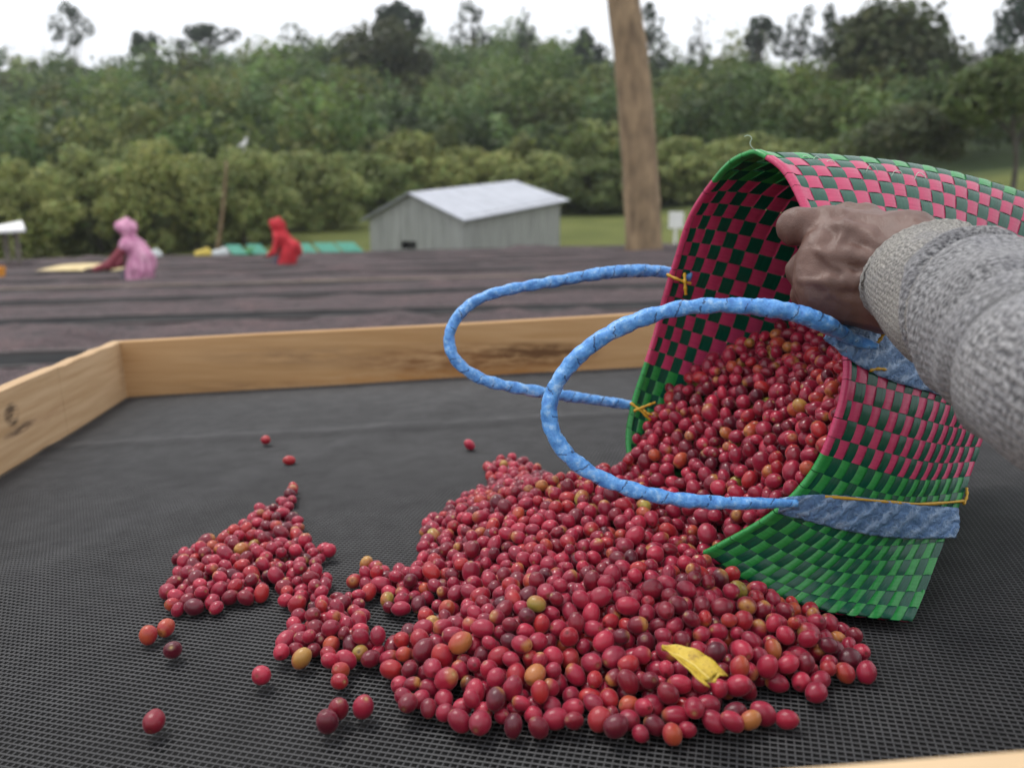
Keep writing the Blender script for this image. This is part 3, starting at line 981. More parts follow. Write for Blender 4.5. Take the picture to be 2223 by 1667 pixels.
def worker(px, dist, top_py, label, m_hood, m_sleeve, reach, hump, seed, bulk=1.0):
    """standing person facing -X, bending a little over the bed"""
    top = sp(px, top_py, dist)
    gz = float(bed_z(top[0], top[1]))
    H = top[2] - gz
    B = np.array([top[0], top[1], gz])
    k = min(H / 1.72, 1.06)
    B = np.array([top[0], top[1], top[2] - 1.72 * k])
    p = lambda x, y, z: B + np.array([x, y, z]) * k
    skin = [(p(0.0, 0, 1.60), p(-.035, 0, 1.55), .085 * k, .075 * k), (p(-.07, 0, 1.56), p(-.09, 0, 1.535), .022 * k, .018 * k, .02 * k), (p(-.02, 0, 1.53), p(.04, 0, 1.40), .05 * k, .055 * k),
            (p(.05, -.1, 1.33), p(.07, .1, 1.33), .07 * k, .07 * k), (p(.06, 0, 1.3), p(.08, 0, .95), .12 * k, .13 * k), (p(.08, -.09, .93), p(.05, -.1, .5), .09 * k, .06 * k), (p(.05, -.1, .5), p(.09, -.1, .06), .055 * k, .035 * k),
            (p(.08, .09, .93), p(.07, .1, .5), .09 * k, .06 * k), (p(.07, .1, .5), p(.11, .1, .06), .055 * k, .035 * k), (p(.09, -.1, .05), p(-.06, -.1, .03), .035 * k, .028 * k), (p(.11, .1, .05), p(-.04, .1, .03), .035 * k, .028 * k)]
    for sgn in (-1, 1):
        e = p(-.02 - .12 * reach, sgn * .2, 1.06); h = p(-.16 - .22 * reach, sgn * .16, .99)
        skin += [(p(.05, sgn * .16, 1.33), e, .05 * k, .038 * k), (e, h, .038 * k, .026 * k), (h, h + np.array([-.07, 0, -.005]) * k, .03 * k, .026 * k)]
        for f_ in range(5):
            fo = (f_ - 2) * .016
            st = h + np.array([-.07, fo, 0]) * k
            skin.append((st, st + np.array([-.07 + abs(fo), fo * .4, -.03]) * k, .009 * k, .007 * k, .006 * k))
    V, Fq = surface_nets(lambda P: sdf_caps(P, skin, 0.03 * k), B + np.array([-.75, -.42, -.03]), B + np.array([.45, .42, 1.8 * k]), 0.017)
    body = tag(add('person', mesh_from('person', V, Fq, mats=[M_skin_far])), label, 'person')
    hood = [(p(.0, 0, 1.60), p(.03, 0, 1.56), .112 * k, .115 * k), (p(.04, 0, 1.50), p(.08, 0, 1.38), .094 * k, .115 * k), (p(.06, -.15, 1.33), p(.08, .15, 1.33), .095 * k, .095 * k),
            (p(.10, 0, 1.3), p(.16 + hump, 0, 1.12), .14 * k, .165 * k), (p(.16 + hump, -.05, 1.12), p(.15, -.05, .8), .16 * k, .17 * k), (p(-.06, 0, 1.645), p(.04, 0, 1.67), .06 * k, .065 * k)]
    hood = [(a_, b2, ra_ * bulk, rb_ * bulk) for a_, b2, ra_, rb_ in hood]
    face = [(p(-.16, 0, 1.55), p(-.02, 0, 1.565), .085 * k, .07 * k)]
    nz = vnoise(seed)
    def fn(P):
        d = sdf_caps(P, hood, 0.035 * k) + 0.010 * nz(P, 13.0) + 0.014 * np.sin(P[..., 1] * 34 + P[..., 0] * 30 + 2.0 * np.sin(P[..., 2] * 7))
        return np.maximum(d, -sdf_caps(P, face))
    V, Fq = surface_nets(fn, B + np.array([-.4, -.45, .5 * k]), B + np.array([.55, .45, 1.85 * k]), 0.02)
    o = add('shawl', mesh_from('shawl', V, Fq, mats=[m_hood]), None); o.parent = body
    sl = []
    for sgn in (-1, 1):
        e = p(-.02 - .12 * reach, sgn * .2, 1.06); h = p(-.13 - .19 * reach, sgn * .168, .997)
        sl += [(p(.05, sgn * .17, 1.32), e, .068 * k, .055 * k), (e, h, .055 * k, .042 * k)]
        V, Fq = surface_nets(lambda P: sdf_caps(P, sl[-2:], 0.03), B + np.array([-.7, -.42, .85 * k]), B + np.array([.3, .42, 1.5 * k]), 0.018)
        o = add('sleeve', mesh_from('sleeve', V, Fq, mats=[m_sleeve]), None); o.parent = body
    P_ = [p(.09, 0, z) for z in (1.0, .8, .5, .2)]
    V, Fc, _ = sweep(P_, np.array([.17, .21, .24, .27])[:, None] * k * (1 + .06 * np.sin(np.arange(20) * 1.9))[None, :], 20)
    o = add('skirt', mesh_from('skirt', V, Fc, mats=[M_skirt]), None); o.parent = body
    return body


worker(270, 12.6, 475, 'person in pink hooded shawl reaching across a drying bed', M_pink, M_maroon, 1.5, 0.05, 4, 1.12)
worker(600, 17.0, 473, 'person in bright red hooded wrap bent over a far bed', M_red, M_red, 0.1, 0.12, 5, 1.08)

# ------------------------------------------------------------------ the near drying bed: boards and black net
bed = thing('drying_table', 'wooden-framed drying bed with black net under the spilled cherries', 'drying bed', (0, 1.2, 0))
bh = 0.117
th_ = 0.024
wl, wd_ = (0.56, 0.35, 0.175), (0.50, 0.31, 0.15)
outb = np.cross(PN, BU); outb /= np.linalg.norm(outb)
if outb @ BV > 0: outb = -outb
outs = np.cross(PN, BV); outs /= np.linalg.norm(outs)
if outs @ BU > 0: outs = -outs
bf = lambda px, py: (lambda r_: CAM + r_ * (((c0 - CAM) @ outb) / (r_ @ outb)))(ray(px, py))
sf = lambda px, py: (lambda r_: CAM + r_ * (((c0 - CAM) @ outs) / (r_ @ outs)))(ray(px, py))
M_backboard = wood_mat('back_board_wood', wl, (0.44, 0.25, 0.105), BU, stain=[(bf(1030, 785), 0.26, 0.040, (0.20, 0.085, 0.03), 5.0), (bf(1170, 765), 0.12, 0.022, (0.11, 0.05, 0.02), 6.0), (bf(640, 775), 0.20, 0.025, (0.27, 0.16, 0.085), 2.5), (bf(1150, 820), 0.5, 0.025, (0.42, 0.19, 0.05), 4.0), (bf(540, 840), 0.16, 0.015, (0.25, 0.14, 0.07), 3.0)])
M_sideboard = wood_mat('side_board_wood', (0.63, 0.44, 0.265), (0.47, 0.30, 0.155), BV, stain=[(sf(26, 900), 0.022, 0.016, (0.05, 0.03, 0.02), 9.0), (sf(45, 930), 0.05, 0.007, (0.10, 0.06, 0.04), 7.0), (sf(110, 900), 0.09, 0.012, (0.35, 0.2, 0.1), 2.5), (sf(262, 800), 0.02, 0.06, (0.40, 0.25, 0.13), 3.0)])
M_frontboard = wood_mat('front_board_wood', (0.72, 0.53, 0.33), (0.58, 0.40, 0.22), BU)


def on_face(px, py, p_, n_):
    r_ = ray(px, py)
    return CAM + r_ * (((p_ - CAM) @ n_) / (r_ @ n_))


def board(name, a, b_, out, m, h0=-0.03, h1=bh, t=th_):
    mb = MB()
    a = np.asarray(a); b_ = np.asarray(b_)
    n = 10
    ch = 0.0015
    prev = None
    prof = [(0, h0), (0, h1 - ch), (ch, h1), (t - ch, h1), (t, h1 - ch), (t, h0)]
    Vs = []
    for i_ in range(n + 1):
        p = a + (b_ - a) * i_ / n
        jit = [0.0, 0.0012 * math.sin(i_ * 1.9 + a[0] * 7), 0.0012 * math.sin(i_ * 1.9 + a[0] * 7)]
        for (o_, h) in prof:
            Vs.append(p + out * o_ + PN * (h + (jit[1] if h > 0 else 0)))
    k = len(prof)
    Fs = []
    for i_ in range(n):
        for q in range(k):
            q2 = (q + 1) % k
            Fs.append((i_ * k + q, i_ * k + q2, (i_ + 1) * k + q2, (i_ + 1) * k + q))
    Fs.append(tuple(range(k))[::-1]); Fs.append(tuple(range(n * k, n * k + k)))
    mb.addvf(Vs, Fs)
    return mb.build(name, m, bed)


outb = np.cross(PN, BU); outb /= np.linalg.norm(outb)
if outb @ BV > 0: outb = -outb
outs = np.cross(PN, BV); outs /= np.linalg.norm(outs)
if outs @ BU > 0: outs = -outs
board('board', c0 - BU * 0.0, c0 + BU * 3.2, outb, M_backboard)
sj = on_plane(158, 938)
dj = np.linalg.norm(sj - c0)
board('board', c0 + outb * th_ - BV * 0.0, c0 + BV * (dj - 0.0006), outs, M_sideboard)
f0, f1 = on_plane(1680, 1664, bh), on_plane(2223, 1624, bh)
fd = f1 - f0; fd /= np.linalg.norm(fd)
f0 = f0 - PN * bh
# start it where it meets the side board
A2 = np.stack([to_bed(f0 + fd)[:2] - to_bed(f0)[:2], -(to_bed(c0 + BV)[:2] - to_bed(c0)[:2])], 1)
tt_ = np.linalg.solve(A2, to_bed(c0)[:2] - to_bed(f0)[:2])
f0 = f0 + fd * tt_[0]
side_end = float(tt_[1])
fo = np.cross(PN, fd); fo = fo if fo @ BV > 0 else -fo
board('board', c0 + BV * (dj + 0.0006), c0 + BV * (side_end + th_), outs, M_sideboard)
board('board', f0, f0 + fd * 3.4, fo, M_frontboard)

for q_ in (c0 + BU * 0.03 + BV * 0.06, c0 + BU * 2.0 + BV * 0.06, f0 + fd * 0.06 - BV * 0.08, f0 + fd * 1.5 - BV * 0.08, f0 + fd * 2.9 - BV * 0.08):
    mb = MB()
    mb.box((q_[0] - .03, q_[1] - .03, float(ground_z(q_[0], q_[1])) - 0.05), (q_[0] + .03, q_[1] + .03, q_[2] - 0.012))
    mb.build('post', M_post, bed)

# ------------------------------------------------------------------ black net: two families of strands over an added black shade sheet
NA = R(16.0)
nu = np.array([math.cos(NA), -math.sin(NA)]); nv = np.array([math.sin(NA), math.cos(NA)])     # in bed a,b
c0b, c1b = to_bed(c0)[:2], to_bed(c0 + BU * 3.2)[:2]
BUb = (to_bed(c0 + BU) - to_bed(c0))[:2]; BVb = (to_bed(c0 + BV) - to_bed(c0))[:2]
f0b = to_bed(f0)[:2]; fdb = (to_bed(f0 + fd) - to_bed(f0))[:2]
wav = vnoise(8)


def net_h(ab):
    q = np.stack([ab[..., 0], ab[..., 1], 0 * ab[..., 0]], -1)
    h = 0.0016 * wav(q, 2.6) + 0.0008 * wav(q + 7, 7.0)
    # soft creases
    ln = (ab[..., 1] - (to_bed(on_plane(700, 930))[1] + 0.06 * ab[..., 0]))
    h = h + 0.0022 * np.exp(-(ln / 0.025) ** 2)
    p0_ = to_bed(on_plane(60, 1240))[:2]; p1_ = to_bed(on_plane(640, 1010))[:2]
    d_ = (p1_ - p0_) / np.linalg.norm(p1_ - p0_)
    ln = (ab[..., 0] - p0_[0]) * d_[1] - (ab[..., 1] - p0_[1]) * d_[0]
    h = h + 0.004 * np.exp(-(ln / 0.05) ** 2) * np.exp(-((ab[..., 0] - p0_[0]) / 0.5) ** 2)
    return h - 0.0035


lo_b = f0b[1] - 0.05
quad = np.array([c0b + BVb * 0.0, c0b + BVb * 2.0, f0b, f0b + fdb * 3.4, c0b + BUb * 3.0])


def inside_bed(ab):
    # in front of the back board, inside the side board, behind the front board
    rel = ab - c0b
    nb = np.array([-BUb[1], BUb[0]]); ns = np.array([-BVb[1], BVb[0]])
    if nb @ BVb < 0: nb = -nb
    if ns @ BUb < 0: ns = -ns
    nf = np.array([-fdb[1], fdb[0]])
    if nf @ BVb > 0: nf = -nf
    return (rel @ nb > -0.017) & (rel @ ns > -0.017) & ((ab - f0b) @ nf > -0.017) & (ab[..., 0] < 1.9)


M_net, t, b = new_mat('black_net_strand')
v = coords(t)
f = noise(t, v, 30, 4)
t.links.new(ramp(t, f, [(0.3, (0.033, 0.033, 0.036)), (0.7, (0.060, 0.060, 0.063))]), b.inputs['Base Color'])
b.inputs['Specular IOR Level'].default_value = 0.35
b.inputs['Roughness'].default_value = 0.55
PITCHN = 0.0050
NV, NF, nn = [], [], 0
sgrid = np.arange(-2.6, 2.9, 0.01)
for fam in (0, 1):
    d_, e_ = (nu, nv) if fam == 0 else (nv, nu)
    half = 0.00080 if fam == 0 else 0.00060
    lift = 0.0006 if fam == 0 else 0.0
    for kk in np.arange(-2.4, 2.6, PITCHN):
        L = sgrid[:, None] * d_ + kk * e_ + 0.0012 * wav(np.stack([sgrid * 1.3, 0 * sgrid + kk, 0 * sgrid + fam * 9], -1), 3.0)[:, None] * e_
        ok = inside_bed(L)
        if ok.sum() < 3: continue
        i0, i1 = np.nonzero(ok)[0][[0, -1]]
        L = np.concatenate([L[i0:i1:3], L[i1:i1 + 1]])
        m = len(L)
        h = net_h(L) + lift
        A = np.concatenate([L - e_ * half, (h - half * 0.9)[:, None]], 1)
        Bm = np.concatenate([L, h[:, None]], 1)
        Cm = np.concatenate([L + e_ * half, (h - half * 0.9)[:, None]], 1)
        NV.append(np.stack([A, Bm, Cm], 1).reshape(-1, 3))
        i_ = nn + np.arange(m - 1)[:, None] * 3
        NF.append(np.concatenate([np.concatenate([i_, i_ + 1, i_ + 4, i_ + 3], 1), np.concatenate([i_ + 1, i_ + 2, i_ + 5, i_ + 4], 1)]))
        nn += m * 3
NV = from_bed(np.concatenate(NV)); NF = np.concatenate(NF)
o = add('net', mesh_from('net', NV, NF, smooth=False, mats=[M_net]), bed)
o['kind'] = 'stuff'
# added black sheet, standing in for the shade seen through the net's holes
ga, gb = np.meshgrid(np.linspace(-1.9, 2.0, 390), np.linspace(f0b[1] - 0.4, 2.6, 300), indexing='ij')
ab = np.stack([ga, gb], -1)
hh = net_h(ab) - 0.0042
Vb = from_bed(np.concatenate([ab, hh[..., None]], -1)).reshape(-1, 3)
i = np.arange(389)[:, None] * 300; j = np.arange(299)[None, :]
Fq = np.stack([i + j, i + 300 + j, i + 301 + j, i + 1 + j], -1).reshape(-1, 4)
okf = inside_bed(ab.reshape(-1, 2))[Fq].all(axis=1)
add('shade_sheet', mesh_from('shade_sheet', Vb, Fq[okf], mats=[noisy('shade_sheet_black', (0.008, 0.008, 0.008), (0.014, 0.014, 0.014), 8, 0.8, spec=0.2)]), bed)

# ------------------------------------------------------------------ woven basket
rim_px = [(1640, 328, .74), (1700, 368, .715), (1745, 450, .69), (1790, 560, .665), (1820, 670, .645), (1837, 780, .635), (1832, 850, .63), (1810, 930, .632),
          (1775, 1010, .64), (1720, 1080, .65), (1650, 1135, .665), (1530, 1200, .70),
          (1450, 1190, .77), (1390, 1085, .84), (1364, 965, .88), (1375, 880, .885), (1400, 800, .88), (1425, 720, .875), (1445, 640, .865), (1470, 560, .85), (1500, 470, .825), (1545, 400, .795), (1590, 350, .765)]
base_px = [(2340, 455, .87), (2310, 500, .85), (2270, 590, .835), (2230, 700, .81), (2190, 800, .785), (2160, 880, .76), (2130, 965, .735), (2090, 1080, .70), (2060, 1150, .685), (2040, 1200, .67), (2010, 1280, .648), (1980, 1352, .622),
           (1950, 1325, .66), (1965, 1240, .72), (1995, 1150, .79), (2025, 1065, .87), (2060, 970, .93), (2095, 875, .95), (2140, 775, .95), (2190, 675, .94), (2250, 575, .92), (2300, 510, .90), (2330, 470, .885)]
NEAR_N, FAR_N, MW = 29, 39, 22
NW = NEAR_N + FAR_N
SUB = 6                      # samples per cell
def ring(pts, tip):
    P = np.array([at(*p) for p in pts])
    a = catmull(P[:tip + 1], NEAR_N * SUB + 1)
    b_ = catmull(np.concatenate([P[tip:], P[:1]]), FAR_N * SUB + 1)
    r_ = np.concatenate([a[:-1], b_[:-1]])
    for _ in range(3):
        r_ = (np.roll(r_, 1, 0) + 2 * r_ + np.roll(r_, -1, 0)) / 4
    return r_
rim_r = ring(rim_px, 11); base_r = ring(base_px, 11)
NT = NW * SUB
UQ = np.linspace(0, 1, MW * SUB + 1)
cenr, cenb = rim_r.mean(0), base_r.mean(0)


def wall(off=0.0):
    tq = np.arange(NT)
    farness = sstep(0, 30, tq - NEAR_N * SUB) * sstep(0, 30, NT - tq)
    UT = UQ[None, :] ** (1 + 0.42 * farness[:, None])       # cross strips lie closer together at the rim of the far wall
    Sg = rim_r[:, None, :] * (1 - UT)[..., None] + base_r[:, None, :] * UT[..., None]
    cc = cenr[None, None, :] * (1 - UQ)[None, :, None] + cenb[None, None, :] * UQ[None, :, None]
    outw = Sg - cc
    outw /= np.linalg.norm(outw, axis=-1, keepdims=True)
    Sg = Sg + outw * (0.018 * np.sin(np.pi * UQ) ** 1.0)[None, :, None]
    return Sg
SW = wall()
dt = np.roll(SW, -1, 0) - np.roll(SW, 1, 0)
du = np.gradient(SW, axis=1)
NWn = np.cross(dt, du)
NWn /= np.linalg.norm(NWn, axis=-1, keepdims=True)
cc = cenr[None, None, :] * (1 - UQ)[None, :, None] + cenb[None, None, :] * UQ[None, :, None]
if ((SW - cc) * NWn).sum(-1).mean() < 0: NWn = -NWn


def wsamp(tf, uf, off):
    """wall point at t index tf (0..NT), u in 0..1, offset along the outward normal"""
    tf = np.asarray(tf, float) % NT
    i0 = np.floor(tf).astype(int) % NT; i1 = (i0 + 1) % NT; ft = (tf - np.floor(tf))[..., None]
    uu = np.clip(np.asarray(uf, float), 0, 1) * (len(UQ) - 1)
    j0 = np.clip(np.floor(uu).astype(int), 0, len(UQ) - 2); fu = (uu - j0)[..., None]
    def bil(A): return (A[i0, j0] * (1 - ft) + A[i1, j0] * ft) * (1 - fu) + (A[i0, j0 + 1] * (1 - ft) + A[i1, j0 + 1] * ft) * fu
    n_ = bil(NWn)
    return bil(SW) + n_ / np.linalg.norm(n_, axis=-1, keepdims=True) * np.asarray(off)[..., None]


def plastic(name, c1, c2, rough=0.24):
    m, t, b = new_mat(name)
    v = coords(t, kind='UV', scale=(40, 400, 1))
    f = noise(t, v, 1.0, 3)
    c = ramp(t, f, [(0.25, c1), (0.75, c2)])
    f3 = noise(t, coords(t), 60, 3)
    c = mixc(t, math_(t, 'MULTIPLY', f3, 0.25), c, tuple(x * 0.6 for x in c1))
    t.links.new(c, b.inputs['Base Color'])
    b.inputs['Roughness'].default_value = rough
    b.inputs['IOR'].default_value = 1.46
    b.inputs['Coat Weight'].default_value = 0.06
    b.inputs['Coat Roughness'].default_value = 0.2
    bump(t, b, f, 0.35, 0.0008)
    tr = N(t, 'ShaderNodeBsdfTranslucent'); t.links.new(c, tr.inputs['Color'])
    mx = N(t, 'ShaderNodeMixShader'); mx.inputs[0].default_value = 0.12
    t.links.new(b.outputs[0], mx.inputs[1]); t.links.new(tr.outputs[0], mx.inputs[2])
    t.links.new(mx.outputs[0], t.nodes['Material Output'].inputs['Surface'])
    return m
M_pinkp = plastic('pink_strip', (0.54, 0.042, 0.13), (0.66, 0.075, 0.18))
M_greenp = plastic('green_strip', (0.022, 0.26, 0.055), (0.045, 0.37, 0.090))
M_darkp = plastic('dark_green_strip', (0.004, 0.070, 0.042), (0.009, 0.125, 0.072), 0.24)

basket = thing('woven_basket', 'green and pink woven plastic basket tipped to pour out cherries', 'basket', at(1750, 1250, .68))
AMP = 0.0008
wv = lambda ph: np.tanh(1.5 * np.cos(ph)) / math.tanh(1.5)
rimproj = project(rim_r)


def zone(i_):
    m = (i_ * SUB + SUB // 2) % NT
    py = rimproj[m, 1]
    near = m <= NEAR_N * SUB
    if near:
        return 'g' if py < 342 else ('p' if py < 968 else 'g')
    if py > 1010: return 'p'
    if py > 775: return 'g'
    if py > 402: return 'p'
    return 'g'


jr = np.random.default_rng(14)
for i_ in range(NW):
    n = MW * 5 + 1
    uu = np.linspace(0, 1, n)
    off = AMP * wv(math.pi * (uu * MW - 0.5 - i_))
    wob = 0.10 * np.sin(uu * 9 + i_ * 2.1) * jr.uniform(0.3, 1)
    cols = []
    ws = np.array([-0.488, -0.2, 0.2, 0.488])
    # the strip folds over the rim: two extra rows inside
    rows_t = []
    for q, wq in enumerate(ws):
        tf = (i_ + 0.5 + wq + wob * 0.3) * SUB
        crown = -0.0002 * (abs(wq) > 0.4)
        body = wsamp(tf, uu, off + crown)
        tf = float(tf[0])
        st = body[0]; inner = wsamp(np.full(1, tf), np.zeros(1), np.full(1, -0.0022))[0]
        ax = SW[int(tf) % NT, 0] - SW[int(tf) % NT, 3]; ax /= np.linalg.norm(ax)
        lead = [wsamp(np.full(1, tf), np.full(1, 0.02), np.full(1, -0.0032))[0], inner + ax * 0.0012, (st + inner) / 2 + ax * 0.0026, wsamp(np.full(1, tf), np.zeros(1), np.full(1, 0.0024))[0] + ax * 0.0012, wsamp(np.full(1, tf), np.full(1, 0.014), np.full(1, 0.0022))[0]]
        rows_t.append(np.concatenate([np.array(lead), body[3:]]))
    Vv = np.stack(rows_t, 1)
    m = Vv.shape[0]
    i0 = np.arange(m - 1)[:, None] * 4; j0 = np.arange(3)[None, :]
    Fq = np.stack([i0 + j0, i0 + j0 + 1, i0 + j0 + 5, i0 + j0 + 4], -1).reshape(-1, 4)
    uv = np.stack([np.repeat(np.linspace(0, .3, m), 4), np.tile(ws * 0.019, m) + i_ * 0.37], 1)
    mm = M_pinkp if zone(i_) == 'p' else M_greenp
    add('long_strip', mesh_from('long_strip', Vv.reshape(-1, 3), Fq, uv=uv, mats=[mm]), basket)
for j_ in range(MW):
    n = NW * 5
    tt = np.arange(n) / n * NW
    off = -AMP * wv(math.pi * (j_ - (tt - 0.5)))
    ws = np.array([-0.485, -0.2, 0.2, 0.485])
    rows_t = []
    for q, wq in enumerate(ws):
        u_ = np.full(n, (j_ + 0.5 + wq) / MW) + 0.05 / MW * np.sin(tt * 0.7 + j_)
        rows_t.append(wsamp(tt * SUB, u_, off - 0.0002 * (abs(wq) > 0.4)))
    Vv = np.stack(rows_t, 1)
    i0 = np.arange(n)[:, None] * 4; i1 = ((np.arange(n) + 1) % n)[:, None] * 4; j0 = np.arange(3)[None, :]
    Fq = np.stack([i0 + j0, i0 + j0 + 1, i1 + j0 + 1, i1 + j0], -1).reshape(-1, 4)
    uv = np.stack([np.repeat(tt / NW, 4), np.tile(ws * 0.014, n) + j_ * 0.41], 1)
    add('cross_strip', mesh_from('cross_strip', Vv.reshape(-1, 3), Fq, uv=uv, mats=[M_darkp]), basket)
# base of the basket
rings = [base_r[::SUB], cenb + (base_r[::SUB] - cenb) * 0.5, np.repeat(cenb[None], NW, 0)]
Vv = np.concatenate(rings); Fs = []
for q in range(2):
    for a in range(NW):
        Fs.append((q * NW + a, q * NW + (a + 1) % NW, (q + 1) * NW + (a + 1) % NW, (q + 1) * NW + a))
add('base', mesh_from('base', Vv, Fs, mats=[M_greenp]), basket)

# near wall lookup in photo pixels
nearS = SW[:NEAR_N * SUB + 1].reshape(-1, 3); nearN = NWn[:NEAR_N * SUB + 1].reshape(-1, 3)
nearP = project(nearS)


def wall_at(px, py, off=0.004):
    d = (nearP[:, 0] - px) ** 2 + (nearP[:, 1] - py) ** 2
    k = np.argsort(d)[:6]
    w_ = 1 / (d[k] + 4); w_ /= w_.sum()
    dep = (nearP[k, 2] * w_).sum()
    nn_ = (nearN[k] * w_[:, None]).sum(0); nn_ /= np.linalg.norm(nn_)
    return at(px, py, dep) + nn_ * off


# blue handles
M_blue, t, b = new_mat('blue_plastic_wrap')
v = coords(t, kind='UV', scale=(1, 1, 1))
sx = N(t, 'ShaderNodeSeparateXYZ'); t.links.new(v, sx.inputs[0])
wr = noise(t, coords(t), 160, 4, 0.65)
# diagonal seams of the wrapping film: s*freq + angle
ph = math_(t, 'ADD', math_(t, 'MULTIPLY', sx.outputs[0], 58.0), math_(t, 'ADD', sx.outputs[1], math_(t, 'MULTIPLY', wr, 0.5)))
fr = math_(t, 'FRACT', ph)
seam = math_(t, 'LESS_THAN', fr, 0.07)
broken = math_(t, 'GREATER_THAN', noise(t, coords(t), 90, 2), 0.50)
c = ramp(t, wr, [(0.3, (0.055, 0.20, 0.56)), (0.52, (0.11, 0.34, 0.74)), (0.72, (0.36, 0.58, 0.86))])
c = mixc(t, math_(t, 'MULTIPLY', math_(t, 'MULTIPLY', seam, broken), 0.75), c, (0.015, 0.035, 0.10))
t.links.new(c, b.inputs['Base Color'])
b.inputs['Roughness'].default_value = 0.28
bump(t, b, math_(t, 'ADD', math_(t, 'MULTIPLY', fr, 0.7), math_(t, 'MULTIPLY', wr, 0.8)), 0.7, 0.0022)
M_yellow = plastic('yellow_tie', (0.62, 0.34, 0.02), (0.75, 0.45, 0.05))


def rope(pts, rads, parent, name='handle', n=300, k=20, seed=0, flat=None):
    P = catmull(np.concatenate([np.array([at(*p) if len(p) == 3 else p[0] for p in pts]), np.asarray(rads)[:, None]], 1), n)
    rad, P = P[:, 3], P[:, :3]
    L = np.concatenate([[0], np.cumsum(np.linalg.norm(np.diff(P, axis=0), axis=1))])
    th = np.linspace(0, 2 * np.pi, k, endpoint=False)
    g = np.random.default_rng(seed)
    tw = (2 * np.pi * L / 0.021)[:, None]
    br = np.maximum(np.cos(2 * th[None, :] + tw), np.cos(2 * th[None, :] - tw * 0.9 + 0.5))
    rag = 1 + 0.06 * np.sin(L * 90 + seed) * np.sin(L * 37)
    R_ = rad[:, None] * 0.82 * rag[:, None] * (0.97 + 0.11 * br + 0.025 * g.normal(size=(n, k)))
    V, Fc, uv = sweep(P, R_, k)
    return add(name, mesh_from(name, V, Fc, uv=uv, mats=[M_blue]), parent)


wA = wall_at(1838, 742, 0.009); pA = project(wA[None])[0]
wB = wall_at(1725, 1090, 0.009); pB = project(wB[None])[0]
near_pts = [(1905, 752, pA[2] - 0.0), (1850, 735, pA[2]), (1790, 703, .605), (1710, 676, .60), (1600, 664, .605), (1490, 668, .61), (1390, 693, .615), (1300, 738, .62), (1235, 795, .625), (1197, 860, .628), (1196, 925, .63), (1230, 985, .63), (1290, 1030, .63), (1370, 1062, .63), (1460, 1082, .632), (1560, 1091, .635), (1650, 1092, .638), (1730, 1092, pB[2])]
h_near = rope(near_pts, [.0035, .0062, .0080, .0080] + [.0074] * 10 + [.0068, .0064, .0054, .0036], basket, seed=1)
far_pts = [(1500, 600, .872), (1455, 592, .872), (1400, 588, .865), (1320, 592, .855), (1200, 612, .85), (1100, 630, .848), (1035, 652, .846), (992, 690, .845), (975, 735, .845), (990, 782, .845), (1040, 820, .85), (1110, 840, .855), (1200, 855, .865), (1290, 868, .878), (1370, 880, .893), (1420, 890, .90)]
h_far = rope(far_pts, [.0078, .0078, .0078, .0078, .0074, .0068, .0068, .0070, .0070, .0070, .0076, .0078, .0072, .0068, .0066, .0066], basket, seed=2)


def strap(center, halfw, parent, name, thick=0.0018, seed=0):
    """flattened end of a handle lying on the outside of the basket"""
    g = np.random.default_rng(seed)
    C_ = catmull(np.concatenate([np.array(center, float), np.asarray(halfw, float)[:, None]], 1), 90)
    k = 17
    V, uvs = [], []
    tang = np.gradient(C_[:, :2], axis=0); tang /= np.linalg.norm(tang, axis=1)[:, None]
    L = 0
    for q in range(len(C_)):
        cx, cy, hw = C_[q]
        nx, ny = -tang[q, 1], tang[q, 0]
        if q: L += np.linalg.norm(C_[q, :2] - C_[q - 1, :2]) * 0.65 / F
        for e in range(k):
            s_ = e / (k - 1) * 2 - 1
            lift = 0.0026 + thick * math.sqrt(max(0, 1 - s_ * s_)) + 0.0007 * max(math.sin(6.283 * (L / 0.016 + s_ * 0.7)), math.sin(6.283 * (L / 0.016 - s_ * 0.7) + 1)) + 0.0004 * g.normal()
            p = wall_at(cx + nx * hw * s_, cy + ny * hw * s_, lift)
            V.append(p); uvs.append((L, s_ * 0.5))
    i0 = np.arange(len(C_) - 1)[:, None] * k; j0 = np.arange(k - 1)[None, :]
    Fq = np.stack([i0 + j0, i0 + j0 + 1, i0 + k + j0 + 1, i0 + k + j0], -1).reshape(-1, 4)
    me = mesh_from(name, np.array(V), Fq, uv=np.array(uvs), mats=[M_strap_shaded])
    o = add(name, me, None)
    md = o.modifiers.new('thickness', 'SOLIDIFY'); md.thickness = 0.002; md.offset = -1
    o.parent = parent
    return o


M_strap_shaded, t, b = new_mat('shaded_blue_strap')  # duller than the rope's blue: shade on the straps is put into this colour
sx = N(t, 'ShaderNodeSeparateXYZ'); t.links.new(coords(t, kind='UV'), sx.inputs[0])
dg = math_(t, 'ADD', math_(t, 'MULTIPLY', sx.outputs[0], 55.0), math_(t, 'MULTIPLY', sx.outputs[1], 1.6))
n_ = noise(t, coords(t), 120, 5, 0.7)
wr = math_(t, 'SINE', math_(t, 'ADD', math_(t, 'MULTIPLY', dg, 6.28), math_(t, 'MULTIPLY', n_, 9.0)))
c = ramp(t, math_(t, 'ADD', math_(t, 'MULTIPLY', n_, 0.45), math_(t, 'ADD', math_(t, 'MULTIPLY', wr, 0.12), 0.27)), [(0.3, (0.085, 0.180, 0.37)), (0.52, (0.18, 0.32, 0.56)), (0.72, (0.40, 0.53, 0.72))])
t.links.new(c, b.inputs['Base Color']); b.inputs['Roughness'].default_value = 0.3
bump(t, b, math_(t, 'ADD', wr, math_(t, 'MULTIPLY', n_, 2.0)), 0.8, 0.0018)


